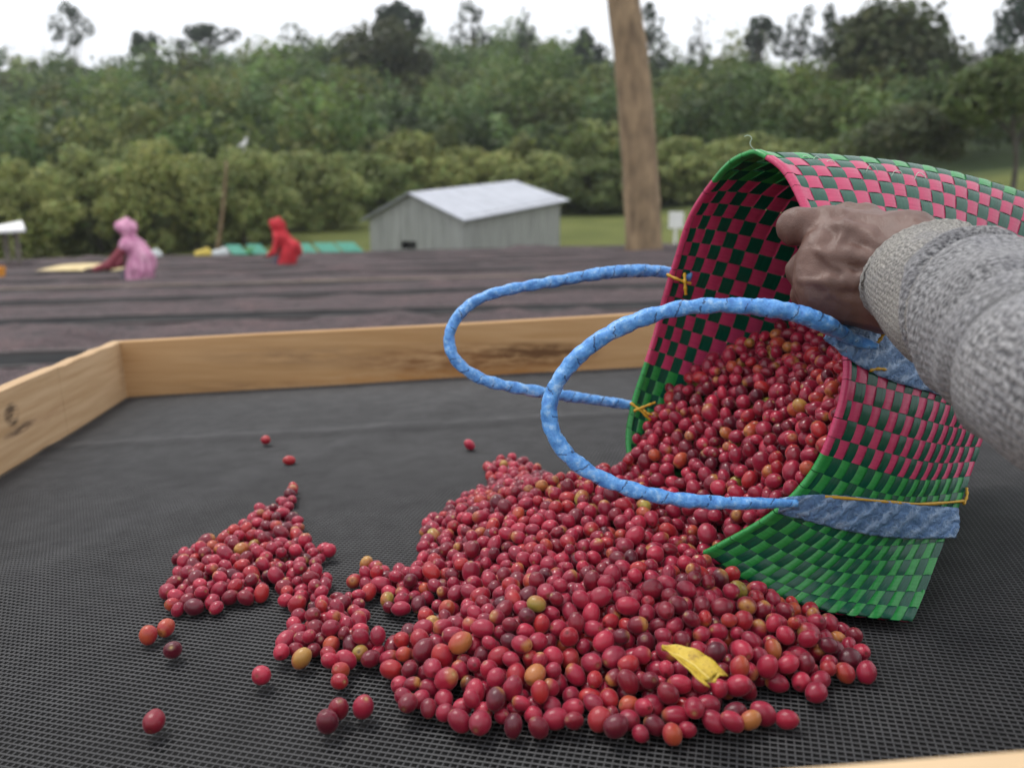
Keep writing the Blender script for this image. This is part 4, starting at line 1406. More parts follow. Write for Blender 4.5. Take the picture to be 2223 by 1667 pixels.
strap([(1690, 1094), (1760, 1100), (1840, 1112), (1920, 1124), (2000, 1132), (2072, 1136)], [17, 30, 38, 40, 38, 34], h_near, 'strap', seed=3)
strap([(1800, 712), (1850, 742), (1900, 762), (1950, 782), (2010, 806), (2070, 830)], [30, 40, 48, 50, 44, 36], h_near, 'strap', seed=4)


def tie(pts, name='tie', r=0.0011, parent=basket):
    P = catmull(np.array(pts), 16)
    V, Fc, uv = sweep(P, r * (1 + 0.25 * np.sin(np.arange(16) * 1.3)), 6)
    return add(name, mesh_from(name, V, Fc, uv=uv, mats=[M_yellow]), parent)


tie([wall_at(1788, 1074, .003), wall_at(1880, 1082, .004), wall_at(1990, 1092, .003), wall_at(2085, 1088, .003)], r=0.0013)
tie([wall_at(2085, 1095, .003), wall_at(2092, 1078, .003), wall_at(2094, 1060, .002)], r=0.0012)
tie([wall_at(1882, 806, .003), wall_at(1900, 803, .0045), wall_at(1922, 806, .003)], r=0.0013)
tie([wall_at(1886, 722, .011), wall_at(1890, 735, .013), wall_at(1884, 752, .010)], r=0.0014)
tie([at(1448, 596, .855), at(1470, 606, .848), at(1500, 616, .850)], r=0.0016)
tie([at(1486, 594, .851), at(1487, 612, .846), at(1489, 640, .850)], r=0.0018)
tie([at(1368, 874, .872), at(1392, 892, .868), at(1412, 912, .870)], r=0.0015)
tie([at(1376, 892, .870), at(1400, 882, .866), at(1422, 874, .870)], r=0.0014)
tie([at(1392, 884, .868), at(1404, 896, .866), at(1416, 900, .866)], r=0.0014)
# loose thread at the very top, fibres along the upper edge
M_thread = noisy('pale_fibre', (0.35, 0.55, 0.42), (0.6, 0.7, 0.6), 20, 0.6)
def fibre(pts, r=0.0004):
    V, Fc, uv = sweep(catmull(np.array([at(*p) for p in pts]), 18), r, 5)
    return add('loose_fibre', mesh_from('loose_fibre', V, Fc, mats=[M_thread]), basket)
fibre([(1645, 330, .738), (1634, 322, .737), (1628, 312, .736), (1632, 300, .735), (1624, 294, .735), (1616, 297, .735)])
for k, px in enumerate((1735, 1762, 1790, 1880, 1935, 1985)):
    py = 341 + (px - 1700) * 0.155
    fibre([(px, py + 6, .745), (px + 8, py - 6 - 4 * (k % 2), .744), (px + 20, py - 5, .745), (px + 26, py + 6, .746)], 0.00035)

# ------------------------------------------------------------------ coffee cherries: shapes and colours
KIND_LIST = [0, 1, 2, 0, 3, 1, 2, 4, 2, 0, 1, 0, 5, 1, 0, 2, 3, 0, 1, 4, 0, 2, 1, 0, 6, 0, 1, 3, 2, 0, 1, 0, 4, 5, 0, 1, 2, 0, 7, 1, 0, 2, 3, 0, 1, 0, 8, 2, 1, 0, 5, 0, 3, 1, 4, 0, 2, 3, 5, 9]


def cherry_mesh(seed, nseg, nring):
    g = np.random.default_rng(seed)
    kind = KIND_LIST[(seed - 200) % len(KIND_LIST)]
    pal = [((0.34, 0.014, 0.042), (0.24, 0.010, 0.032)), ((0.43, 0.020, 0.050), (0.31, 0.013, 0.038)), ((0.15, 0.007, 0.020), (0.22, 0.008, 0.022)), ((0.40, 0.022, 0.022), (0.32, 0.010, 0.024)),
           ((0.080, 0.006, 0.016), (0.13, 0.007, 0.020)), ((0.44, 0.075, 0.030), (0.36, 0.022, 0.030)), ((0.46, 0.17, 0.045), (0.40, 0.05, 0.03)), ((0.45, 0.25, 0.055), (0.40, 0.10, 0.03)),
           ((0.30, 0.25, 0.04), (0.40, 0.13, 0.035)), ((0.40, 0.33, 0.06), (0.38, 0.13, 0.04))]
    A, B = np.array(pal[kind][0]), np.array(pal[kind][1])
    th = np.linspace(0, np.pi, nring + 1)
    V = [(0, 0, 1)]
    for a in th[1:-1]:
        for q in range(nseg):
            f_ = 2 * np.pi * q / nseg
            V.append((math.sin(a) * math.cos(f_), math.sin(a) * math.sin(f_), math.cos(a)))
    V.append((0, 0, -1))
    V = np.array(V)
    Fs = [(0, 1 + q, 1 + (q + 1) % nseg, 1 + (q + 1) % nseg) for q in range(nseg)]
    Fs = [(0, 1 + q, 1 + (q + 1) % nseg) for q in range(nseg)]
    for r_ in range(nring - 2):
        for q in range(nseg):
            a = 1 + r_ * nseg + q; b_ = 1 + r_ * nseg + (q + 1) % nseg
            Fs += [(a, a + nseg, b_ + nseg), (a, b_ + nseg, b_)]
    last = len(V) - 1
    s0 = 1 + (nring - 2) * nseg
    Fs += [(s0 + q, last, s0 + (q + 1) % nseg) for q in range(nseg)]
    D = V.copy()
    nz = vnoise(seed + 900)
    rad = 1 + 0.028 * nz(D, 1.3) + 0.012 * nz(D + 3, 2.6)
    el = g.uniform(1.04, 1.30)
    flat = g.uniform(0.90, 1.0)
    P = D * rad[:, None] * np.array([1.0, flat, el])
    z = D[:, 2]
    # flower scar: a small raised ring with a pit at the +Z tip; stalk end at -Z
    rr = np.hypot(D[:, 0], D[:, 1])
    up_ = z > 0
    P[:, 2] -= np.where(up_, 0.16 * np.exp(-(rr / 0.13) ** 2) - 0.05 * np.exp(-((rr - 0.26) / 0.09) ** 2), 0)
    P[:, 2] += np.where(~up_, 0.10 * np.exp(-(rr / 0.16) ** 2), 0)
    d = g.normal(size=3); d /= np.linalg.norm(d)
    m = np.clip(0.5 + 0.9 * (D @ d) + 0.22 * nz(D + 5, 2.0), 0, 1)
    C = A * m[:, None] + B * (1 - m)[:, None]
    # green-yellow blush near the stalk on some
    if g.uniform() < 0.32 and kind < 7:
        q = np.clip((-z - g.uniform(0.45, 0.75)) / 0.35 + 0.25 * nz(D + 9, 2.4), 0, 1)[:, None] * g.uniform(0.5, 0.95)
        C = C * (1 - q) + np.array([0.46, 0.22, 0.05]) * q
    sp_ = np.exp(-(rr / 0.19) ** 2)[:, None] * up_[:, None]
    scar = np.array([0.30, 0.20, 0.09]) if g.uniform() < 0.6 else np.array([0.08, 0.025, 0.02])
    C = C * (1 - 0.85 * sp_) + scar * 0.85 * sp_
    st = (np.exp(-(rr / 0.18) ** 2) * (~up_))[:, None]
    stc = np.array([0.48, 0.36, 0.14]) if g.uniform() < 0.5 else np.array([0.2, 0.05, 0.03])
    C = C * (1 - 0.9 * st) + stc * 0.9 * st
    return P, np.array(Fs), np.clip(C, 0.004, 0.7), kind


M_cherry, t, b = new_mat('cherry_skin')
a_ = N(t, 'ShaderNodeAttribute', attribute_name='tint')
f1_ = noise(t, coords(t), 260, 3)
f2_ = noise(t, coords(t), 900, 2)
c = mixc(t, math_(t, 'MULTIPLY', math_(t, 'MAXIMUM', math_(t, 'SUBTRACT', f1_, 0.42), 0), 1.6), a_.outputs['Color'], (0.12, 0.012, 0.03))
c = mixc(t, math_(t, 'MULTIPLY', math_(t, 'GREATER_THAN', f2_, 0.70), 0.3), c, (0.45, 0.25, 0.20))
t.links.new(c, b.inputs['Base Color'])
b.inputs['Roughness'].default_value = 0.26
b.inputs['Specular IOR Level'].default_value = 0.45
b.inputs['Sheen Weight'].default_value = 0.14
b.inputs['Sheen Roughness'].default_value = 0.45
b.inputs['Sheen Tint'].default_value = (1.0, 0.72, 0.78, 1)
bump(t, b, f1_, 0.12, 0.0008)

NVAR = 60
hi = [cherry_mesh(200 + q, 18, 13) for q in range(NVAR)]
lo = [cherry_mesh(200 + q, 12, 9) for q in range(NVAR)]
kinds = [h[3] for h in hi]

# ------------------------------------------------------------------ cherries: where they lie (bed coordinates a, b, h)
out_px = [(1055, 1012), (1110, 1000), (1160, 1022), (1230, 1062), (1300, 1075), (1420, 1080), (1530, 1130), (1700, 1250), (1840, 1345), (1868, 1400), (1886, 1470), (1800, 1490), (1740, 1530), (1720, 1575), (1640, 1572), (1500, 1598), (1340, 1592), (1275, 1555), (1220, 1585), (1070, 1605), (990, 1585), (950, 1545), (880, 1540), (845, 1490), (820, 1450), (770, 1450), (735, 1490), (705, 1480), (720, 1430), (650, 1435), (608, 1418), (608, 1362), (640, 1330), (612, 1290), (600, 1262),
          (570, 1290), (470, 1320), (372, 1330), (362, 1300), (372, 1245), (388, 1205), (430, 1190), (500, 1155), (560, 1105), (600, 1100), (612, 1075), (640, 1055), (650, 1075), (628, 1100), (650, 1135), (665, 1185), (715, 1195), (722, 1225), (790, 1222), (850, 1240), (900, 1225), (920, 1195), (908, 1165), (930, 1135), (990, 1095), (1000, 1075), (1050, 1068), (1060, 1045)]
hole_px = [(772, 1300), (830, 1290), (845, 1335), (880, 1345), (905, 1310), (905, 1345), (870, 1362), (800, 1340)]
RM = 0.0067
out_ab = to_bed(np.array([on_plane(p[0], p[1], RM * 0.8) for p in out_px]))[:, :2]
hole_ab = to_bed(np.array([on_plane(p[0], p[1], RM) for p in hole_px]))[:, :2]


def in_poly(P, poly):
    x, y = P[:, 0], P[:, 1]
    ins = np.zeros(len(P), bool)
    q = len(poly) - 1
    for k in range(len(poly)):
        xi, yi = poly[k]; xj, yj = poly[q]
        ins ^= ((yi > y) != (yj > y)) & (x < (xj - xi) * (y - yi) / (yj - yi + 1e-12) + xi)
        q = k
    return ins


def seg_dist(P, poly):
    d = np.full(len(P), 9.0)
    for k in range(len(poly)):
        a, b_ = poly[k - 1], poly[k]
        e = b_ - a
        t_ = np.clip(((P - a) @ e) / (e @ e + 1e-12), 0, 1)
        d = np.minimum(d, np.linalg.norm(P - a - t_[:, None] * e, axis=1))
    return d


lip = to_bed(on_plane(1400, 1040, 0.055))[:2]
lip2 = to_bed(on_plane(1500, 1140, 0.045))[:2]


def H_out(P):
    d = seg_dist(P, out_ab)
    d = np.minimum(d, seg_dist(P, hole_ab))
    h = 0.0150 + np.minimum(0.36 * np.maximum(d - 0.010, 0), 0.036)
    # the left-hand patch stays one or two cherries deep
    h = np.where(P[:, 0] < to_bed(on_plane(760, 1300))[0], np.minimum(h, 0.020), h)
    h = h + 0.035 * np.exp(-(np.linalg.norm(P - lip, axis=1) / 0.10) ** 2) * np.clip(d / 0.06, 0, 1)
    return h


tk_, uk_ = np.meshgrid(np.arange(0, NT, 3), np.arange(0, MW * SUB + 1, 4), indexing='ij')
lip_zone = (tk_ > NEAR_N * SUB) & (rimproj[tk_, 1] > 985) & (uk_ < MW * SUB * 0.4)
tk_, uk_ = tk_[~lip_zone], uk_[~lip_zone]
wallpts = to_bed(SW[tk_, uk_])
wallnr = NWn[tk_, uk_] @ np.stack([PA, PB, PN], 1)


def wall_clear(p, r, need_inside=None):
    dv = p[None] - wallpts
    d = np.sqrt((dv ** 2).sum(1))
    k = d.argmin()
    if d[k] < r * 0.95 + 0.0012: return False
    if need_inside is not None:
        s_ = (dv[k] * wallnr[k]).sum()
        if need_inside and s_ > 0 and d[k] < 0.05: return False
        if not need_inside and s_ < 0 and d[k] < 0.03 and p[2] > 0.04: return False
    return True


balls = np.zeros((0, 4))
class Bin: pass
B_ = []


def deposit(cands_fn, Hfn, area_n, layers, g, need_inside, rmean=RM, fails=330):
    global balls
    arr = np.zeros((6000, 4)); n = len(balls); arr[:n] = balls
    bad = 0
    while bad < fails and n < 5600:
        r = float(np.clip(g.normal(rmean, 0.00075), 0.0050, 0.0090))
        P = cands_fn(18)
        Hc = Hfn(P)
        if len(P) == 0:
            bad += 1; continue
        def land(P, Hc):
            fl = np.maximum(r * 0.98, Hc - layers * 2 * rmean + r)
            if n:
                d2 = (P[:, 0:1] - arr[None, :n, 0]) ** 2 + (P[:, 1:2] - arr[None, :n, 1]) ** 2
                sr = r + arr[None, :n, 3]
                q = sr ** 2 * 0.94 - d2
                z = np.where(q > 0, arr[None, :n, 2] + np.sqrt(np.maximum(q, 0)), 0)
                fl = np.maximum(fl, z.max(axis=1))
            return fl
        z = land(P, Hc)
        k = np.argmax(Hc - z)
        p, hz_ = P[k], z[k]
        for it in range(3):                       # roll to a lower spot
            Q = p + g.normal(size=(8, 2)) * r * (0.7, 0.4, 0.2)[it]
            Hq = Hfn(Q)
            zq = land(Q, Hq)
            m_ = np.argmin(zq - 0.35 * Hq)
            if zq[m_] - 0.35 * Hq[m_] < hz_ - 0.35 * Hfn(p[None])[0]:
                p, hz_ = Q[m_], zq[m_]
        if hz_ + r > Hfn(p[None])[0] + 0.55 * r:
            bad += 1; continue
        q3 = np.array([p[0], p[1], hz_])
        if not wall_clear(q3, r, need_inside):
            bad += 0.3; continue
        arr[n] = (p[0], p[1], hz_, r); n += 1
        bad = max(0, bad - 1)
    balls = arr[:n].copy()


gb_ = np.random.default_rng(77)
# single cherries lying apart: px, py, wanted kind, label
singles = [
    (577, 962, 3, 'red cherry lying alone highest up the black net'),
    (628, 1006, 3, 'red cherry on the bare net just below the topmost one'),
    (1019, 972, 1, 'red cherry alone on the net above the heap\'s far edge'),
    (322, 1386, 5, 'orange-red cherry of the close pair apart from the side patch'),
    (360, 1370, 5, 'orange cherry half behind another in the close pair'),
    (375, 1418, 4, 'dark maroon cherry just below the orange pair'),
    (335, 1573, 2, 'dark red cherry all alone in the emptiest corner of net'),
    (568, 1473, 1, 'bright crimson cherry alone between side patch and lone trio'),
    (710, 1574, 4, 'dark cherry in front in the lone trio'),
    (735, 1546, 2, 'dark red cherry touching the front one of the lone trio'),
    (788, 1542, 0, 'crimson cherry a little apart in the lone trio'),
    (655, 1436, 7, 'yellow-orange cherry at the tip of the sparse middle patch'),
]
single_idx = []
for (px, py, kd, lab) in singles:
    q = to_bed(on_plane(px, py - 6, RM))
    balls = np.concatenate([balls, [[q[0], q[1], RM * 1.10, RM * 1.12]]])
    single_idx.append(len(balls) - 1)

lo_o, hi_o = out_ab.min(0), out_ab.max(0)
pool_o = gb_.uniform(lo_o, hi_o, size=(40000, 2))
pool_o = pool_o[in_poly(pool_o, out_ab) & ~in_poly(pool_o, hole_ab)]
def cand_out(n):
    P = pool_o[gb_.integers(0, len(pool_o), n)]
    return P + gb_.uniform(-0.001, 0.001, size=P.shape)
def H_o2(P):
    h = H_out(P)
    ok = in_poly(P, out_ab) & ~in_poly(P, hole_ab)
    gap = nzp(np.concatenate([P, 0 * P[:, :1]], 1), 38.0)
    thin = h < 0.0215
    ok &= ~(thin & (gap > 1.0))
    return np.where(ok, h, -1.0)
nzp = vnoise(303)


def gridded(fn, lo_, hi_, step=0.0025):
    ax = [np.arange(lo_[q] - 0.03, hi_[q] + 0.03, step) for q in range(2)]
    A_, B2 = np.meshgrid(ax[0], ax[1], indexing='ij')
    T_ = fn(np.stack([A_.ravel(), B2.ravel()], 1)).reshape(A_.shape)
    def look(P):
        i_ = np.clip(((P[:, 0] - ax[0][0]) / step + 0.5).astype(int), 0, T_.shape[0] - 1)
        j_ = np.clip(((P[:, 1] - ax[1][0]) / step + 0.5).astype(int), 0, T_.shape[1] - 1)
        return T_[i_, j_]
    return look


deposit(cand_out, gridded(H_o2, lo_o, hi_o), 0, 2.6, gb_, False)
n_out = len(balls)

# inside the basket and over its lip
in_ctrl = [(1318, 985, .905), (1362, 955, .875), (1400, 905, .872), (1480, 835, .868), (1560, 770, .868), (1640, 725, .87), (1720, 706, .87), (1800, 712, .80), (1845, 760, .70), (1832, 850, .645), (1805, 930, .645), (1770, 1010, .65), (1718, 1080, .66), (1648, 1135, .672), (1535, 1200, .705),
           (1600, 1000, .74), (1500, 1050, .765), (1420, 1060, .80), (1600, 880, .80), (1700, 900, .745), (1740, 800, .77), (1500, 930, .83), (1680, 790, .82)]
ic = to_bed(np.array([at(*p) for p in in_ctrl]))
ic_ab, ic_h = ic[:, :2], ic[:, 2]


def tps(r2): return 0.5 * r2 * np.log(r2 + 1e-12)
K = tps(((ic_ab[:, None] - ic_ab[None]) ** 2).sum(-1)) + np.eye(len(ic_ab)) * 0.004
Pm = np.concatenate([np.ones((len(ic_ab), 1)), ic_ab], 1)
Am = np.block([[K, Pm], [Pm.T, np.zeros((3, 3))]])
sol = np.linalg.solve(Am, np.concatenate([ic_h, np.zeros(3)]))
def H_in_raw(P):
    return tps(((P[:, None] - ic_ab[None]) ** 2).sum(-1)) @ sol[:-3] + sol[-3] + P @ sol[-2:]


def hull(P):
    P = P[np.lexsort((P[:, 1], P[:, 0]))]
    def half(pts):
        h = []
        for p in pts:
            while len(h) >= 2 and (h[-1][0] - h[-2][0]) * (p[1] - h[-2][1]) - (h[-1][1] - h[-2][1]) * (p[0] - h[-2][0]) <= 0: h.pop()
            h.append(p)
        return h[:-1]
    return np.array(half(P) + half(P[::-1]))
in_poly_ab = hull(ic_ab)
lo_i, hi_i = in_poly_ab.min(0), in_poly_ab.max(0)
pool_i = gb_.uniform(lo_i, hi_i, size=(30000, 2))
pool_i = pool_i[in_poly(pool_i, in_poly_ab)]
def cand_in(n):
    return pool_i[gb_.integers(0, len(pool_i), n)]
def H_in(P):
    return np.where(in_poly(P, in_poly_ab), H_in_raw(P) + 0.004, -1.0)
deposit(cand_in, gridded(H_in, lo_i, hi_i), 0, 2.6, gb_, True)
import time; print('cherries', n_out, len(balls))

BW = from_bed(balls[:, :3])
nb = len(balls)
pv = np.array([{5: .75, 6: .5, 7: .35, 8: .3, 9: .25}.get(k_, 1.0) for k_ in kinds]); pv /= pv.sum()
var = gb_.choice(NVAR, size=nb, p=pv)
for (px, py, kd, lab), si in zip(singles, single_idx):
    opts = [q for q in range(NVAR) if kinds[q] == kd]
    if not opts: opts = [min(range(NVAR), key=lambda q: abs(kinds[q] - kd))]
    var[si] = opts[si % len(opts)]
def rand_rot(g):
    q = g.normal(size=4); q /= np.linalg.norm(q)
    a, b_, c_, d_ = q
    return np.array([[1 - 2 * (c_ * c_ + d_ * d_), 2 * (b_ * c_ - d_ * a), 2 * (b_ * d_ + c_ * a)], [2 * (b_ * c_ + d_ * a), 1 - 2 * (b_ * b_ + d_ * d_), 2 * (c_ * d_ - b_ * a)], [2 * (b_ * d_ - c_ * a), 2 * (c_ * d_ + b_ * a), 1 - 2 * (b_ * b_ + c_ * c_)]])
rots = [rand_rot(gb_) for _ in range(nb)]

# which 300 show largest: a small z-buffer over cherries and basket
sc = 0.46
Wb, Hb = 1024, 767
zb = np.full((Hb, Wb), 9.0); ib = np.full((Hb, Wb), -1)
wp = project(SW.reshape(-1, 3))
pp = np.concatenate([wp, project(SW[:, :-1].reshape(-1, 3) * 0.5 + SW[:, 1:].reshape(-1, 3) * 0.5)])
for X, Y, D_ in pp:
    x, y = int(X * sc), int(Y * sc)
    if 1 <= x < Wb - 2 and 1 <= y < Hb - 2:
        zz = zb[y - 1:y + 3, x - 1:x + 3]; m_ = zz > D_ + 0.003
        zz[m_] = D_; ib[y - 1:y + 3, x - 1:x + 3][m_] = -2
cp = project(BW)
for q in np.argsort(cp[:, 2]):
    X, Y, D_ = cp[q]; rr = balls[q, 3] * F / D_ * sc
    x0, x1, y0, y1 = int(X * sc - rr), int(X * sc + rr) + 1, int(Y * sc - rr), int(Y * sc + rr) + 1
    x0, y0 = max(x0, 0), max(y0, 0); x1, y1 = min(x1, Wb - 1), min(y1, Hb - 1)
    if x1 <= x0 or y1 <= y0: continue
    yy_, xx_ = np.mgrid[y0:y1 + 1, x0:x1 + 1]
    d2 = ((xx_ - X * sc) ** 2 + (yy_ - Y * sc) ** 2) / rr ** 2
    zd = np.where(d2 < 1, D_ - balls[q, 3] * np.sqrt(np.maximum(1 - d2, 0)), 9.0)
    m_ = zd < zb[y0:y1 + 1, x0:x1 + 1]
    zb[y0:y1 + 1, x0:x1 + 1][m_] = zd[m_]; ib[y0:y1 + 1, x0:x1 + 1][m_] = q
vis = np.bincount(ib[ib >= 0], minlength=nb)
order = np.argsort(-vis)
pick = list(single_idx) + [q for q in order if q not in set(single_idx)]
pick = [q for q in pick[:300]]
rest = np.setdiff1d(np.arange(nb), np.array(pick))
print('visible cherries', (vis > 3).sum())

hi_me = [mesh_from('coffee_cherry', h[0], h[1], colors=h[2], mats=[M_cherry]) for h in hi]
kind_words = {0: 'crimson', 1: 'bright crimson', 2: 'dark red', 3: 'scarlet', 4: 'maroon', 5: 'orange-red', 6: 'orange', 7: 'yellow-orange', 8: 'yellow-tinged', 9: 'green-yellow'}
leaf_px = (1500, 1452)


def zone_words(q):
    X, Y, D_ = cp[q]
    h_ = balls[q, 2]
    if q >= n_out:
        if Y > 1085: return 'below the blue strap in the basket mouth'
        if X > 1700: return 'against the near wall inside the basket'
        if X < 1450: return 'rolling out over the far lip of the basket'
        return 'in the middle of the basket mouth'
    if X < 600: return 'in the small separate patch on the net'
    if X < 830: return 'in the thin bridge between patch and heap'
    if (X - leaf_px[0]) ** 2 + (Y - leaf_px[1]) ** 2 < 110 ** 2: return 'close beside the yellow leaf'
    if X > 1560 and Y < 1440: return 'in the shade under the tipped basket'
    if Y > 1520 and X > 1250: return 'on the front edge by the leaf'
    if Y > 1520: return 'on the front edge away from the leaf'
    if X > 1600: return 'at the heap end beyond the yellow leaf'
    if Y > 1400: return 'low on the front slope' if X > 1150 else 'on the flank facing the thin bridge'
    if Y > 1250: return 'in the very middle of the heap' if X > 1150 else 'next to the bare net gap'
    if X < 1010: return 'on the heap flank along the bare net'
    if X < 1150 and Y < 1090: return 'at the far tip of the heap'
    if X > 1480: return 'under the basket lip beneath the blue strap'
    if Y < 1130: return 'close under the blue loop at the basket lip'
    return 'on the upper slope below the blue loop'


slab = {si: s_[3] for s_, si in zip(singles, single_idx)}
used = {}
PK = np.array(pick)


def cherry_label(q):
    if q in slab: return slab[q]
    sz = 'large ' if balls[q, 3] > 0.0078 else ('small ' if balls[q, 3] < 0.0058 else '')
    base = f'{sz}{kind_words[kinds[var[q]]]} cherry {zone_words(q)}'
    d = np.linalg.norm(BW[PK] - BW[q], axis=1); d[PK == q] = 9
    nb_ = PK[np.argsort(d)[:3]]
    w1, w2, w3 = [kind_words[kinds[var[z_]]] for z_ in nb_]
    for lab in (base, f'{base}, touching {w1} one', f'{base}, by {w1} and {w2} ones', f'{base}, by {w1}, {w2}, {w3}', f'{base}, touching {w2} one', f'{sz}{kind_words[kinds[var[q]]]} cherry among {w1}, {w2} and {w3} ones {zone_words(q)}', f'{base}, resting on the net' if balls[q, 2] < 0.009 else f'{base}, raised on others'):
        if lab not in used and len(lab.replace('-', '').split()) <= 16:
            used[lab] = q
            return lab
    place = ('upper ' if cp[q, 1] < 1250 else 'lower ') + ('half by the side patch' if cp[q, 0] < 900 else ('half under the blue loop' if cp[q, 0] < 1450 else 'half toward the sleeve'))
    for lab in (f'{base}, {place}', f'{sz}{kind_words[kinds[var[q]]]} cherry by {w2}, {w1} and {w3} ones, {place}'):
        if lab not in used and len(lab.replace('-', '').split()) <= 16:
            used[lab] = q
            return lab
    return base
for q in pick:
    o = bpy.data.objects.new('coffee_cherry', hi_me[var[q]])
    COL.objects.link(o)
    M4 = np.eye(4); M4[:3, :3] = rots[q] * balls[q, 3] * 0.985; M4[:3, 3] = BW[q]
    o.matrix_world = Matrix(M4.tolist())
    tag(o, cherry_label(q), 'coffee cherry', 'coffee cherries poured from the basket')
parts = []
for q in rest:
    P, Fs, C, _ = lo[var[q]]
    parts.append((P @ (rots[q].T * balls[q, 3] * 0.985) + BW[q], Fs, C))
V, Fq, C = merge(parts)
o = add('coffee_cherries', mesh_from('coffee_cherries', V, Fq, colors=C, mats=[M_cherry]))
o['kind'] = 'stuff'
o['label'] = 'mass of red coffee cherries spilling from the basket onto the net'
o['group'] = 'coffee cherries poured from the basket'

# ------------------------------------------------------------------ yellow leaf on the heap
la = on_plane(1437, 1412, 0.050); lb = on_plane(1556, 1494, 0.044)
lu_ = lb - la; LL = np.linalg.norm(lu_); lu_ /= LL
lw = np.cross(PN, lu_); lw /= np.linalg.norm(lw)
nl, nw = 26, 9
Vl, cl = [], []
for a in range(nl):
    s_ = a / (nl - 1)
    hw = 0.0105 * (np.sin(np.pi * min(s_ * 0.62 + 0.02, 1)) ** 0.8) * (1 if s_ > 0.06 else s_ / 0.06 * 0.7 + 0.08)
    hw = max(hw, 0.0006)
    for e in range(nw):
        v_ = e / (nw - 1) * 2 - 1
        end = -0.006 * (1 - abs(v_)) * (s_ > 0.9) + 0.002 * math.sin(v_ * 7) * (s_ > 0.9)
        p = la + lu_ * (s_ * LL + end) + lw * v_ * hw * (1 + 0.02 * math.sin(s_ * 17)) + PN * (0.0042 * abs(v_) ** 1.3 + 0.005 * math.sin(s_ * 3.0) + 0.0003 * math.sin(s_ * 24 + v_ * 3))
        Vl.append(p)
i0 = np.arange(nl - 1)[:, None] * nw; j0 = np.arange(nw - 1)[None, :]
Fq = np.stack([i0 + j0, i0 + j0 + 1, i0 + nw + j0 + 1, i0 + nw + j0], -1).reshape(-1, 4)
uv = np.array([(a / (nl - 1), e / (nw - 1)) for a in range(nl) for e in range(nw)])
M_yleaf, t, b = new_mat('yellow_leaf')
sx = N(t, 'ShaderNodeSeparateXYZ'); t.links.new(coords(t, kind='UV'), sx.inputs[0])
f = noise(t, coords(t), 140, 5, 0.7)
c = ramp(t, f, [(0.3, (0.30, 0.17, 0.015)), (0.5, (0.58, 0.40, 0.035)), (0.75, (0.66, 0.50, 0.08))])
mid = math_(t, 'LESS_THAN', math_(t, 'ABSOLUTE', math_(t, 'SUBTRACT', sx.outputs[1], 0.5)), 0.035)
c = mixc(t, math_(t, 'MULTIPLY', mid, 0.6), c, (0.75, 0.62, 0.2))
f4 = noise(t, coords(t), 420, 2)
c = mixc(t, math_(t, 'MULTIPLY', math_(t, 'GREATER_THAN', f4, 0.66), 0.6), c, (0.16, 0.09, 0.02))
t.links.new(c, b.inputs['Base Color']); b.inputs['Roughness'].default_value = 0.45
wvn = N(t, 'ShaderNodeTexWave'); wvn.inputs['Scale'].default_value = 9.0; t.links.new(coords(t, kind='UV', rot=(0, 0, 0.5)), wvn.inputs['Vector'])
bump(t, b, wvn.outputs['Fac'], 0.3, 0.001)
o = add('yellow_leaf', mesh_from('yellow_leaf', np.array(Vl), Fq, uv=uv, mats=[M_yleaf]))
md = o.modifiers.new('thickness', 'SOLIDIFY'); md.thickness = 0.0005
tag(o, 'fallen yellow leaf with torn end lying on the cherry heap', 'leaf')

# ------------------------------------------------------------------ hand and sleeve holding the basket rim
def hp(px, py, d): return at(px, py, d)
W1, W2 = hp(1975, 530, .615), hp(1968, 645, .610)
mcp = [hp(1806, 488, .648), hp(1778, 548, .632), hp(1768, 612, .627), hp(1782, 662, .634)]
caps = []
rk = [.0150, .0150, .0145, .0140]
for k, m_ in enumerate(mcp):
    wst = W1 + (W2 - W1) * (k / 3)
    caps.append((m_, wst, rk[k], .0185, .014))
for k in range(3):
    caps.append(((mcp[k] + mcp[k + 1]) / 2, (W1 + W2) / 2 + (W2 - W1) * (k - 1) * .3, .0135, .018, .012))
caps.append((W1, hp(2120, 660, .52), .022, .022, .02)); caps.append((W2, hp(2120, 730, .52), .022, .022, .02))
caps.append((hp(1870, 640, .632), hp(1950, 665, .615), .020, .020, .02))
# index: straight out past the rim, then bent into the basket
caps += [(mcp[0], hp(1728, 492, .655), .0148, .0150, .006), (hp(1728, 492, .655), hp(1752, 505, .690), .0145, .0125, .004), (hp(1752, 505, .690), hp(1790, 515, .715), .012, .0095, .004)]
# middle, ring, little finger: bent at the knuckle
caps += [(mcp[1], hp(1738, 588, .650), .0130, .0122, .004), (hp(1738, 588, .650), hp(1752, 612, .688), .012, .0110, .003), (hp(1752, 612, .688), hp(1792, 610, .705), .011, .009, .003)]
caps += [(mcp[2], hp(1752, 640, .652), .0128, .0120, .004), (hp(1752, 640, .652), hp(1775, 655, .688), .0118, .0105, .003), (hp(1775, 655, .688), hp(1812, 650, .700), .0105, .009, .003)]
caps += [(mcp[3], hp(1772, 682, .655), .0120, .0105, .004), (hp(1772, 682, .655), hp(1800, 690, .682), .0105, .009, .003), (hp(1800, 690, .682), hp(1828, 684, .692), .009, .008, .003)]
# thumb along the outside of the wall
caps += [(hp(1930, 520, .635), hp(1880, 480, .655), .018, .0135, .012), (hp(1880, 480, .655), hp(1836, 470, .664), .013, .0115, .005), (hp(1836, 470, .664), hp(1800, 478, .668), .0115, .009, .004)]
base_caps = list(caps)


def first_hit(px, py, d0=.45):
    r_ = ray(px, py); r_ = r_ / 1.0
    d = d0; nl_ = np.linalg.norm(r_)
    for _ in range(60):
        e = float(sdf_caps((CAM + d * r_)[None], base_caps)[0])
        d += e / nl_ * 0.9
        if e < 0.0002: break
    return d


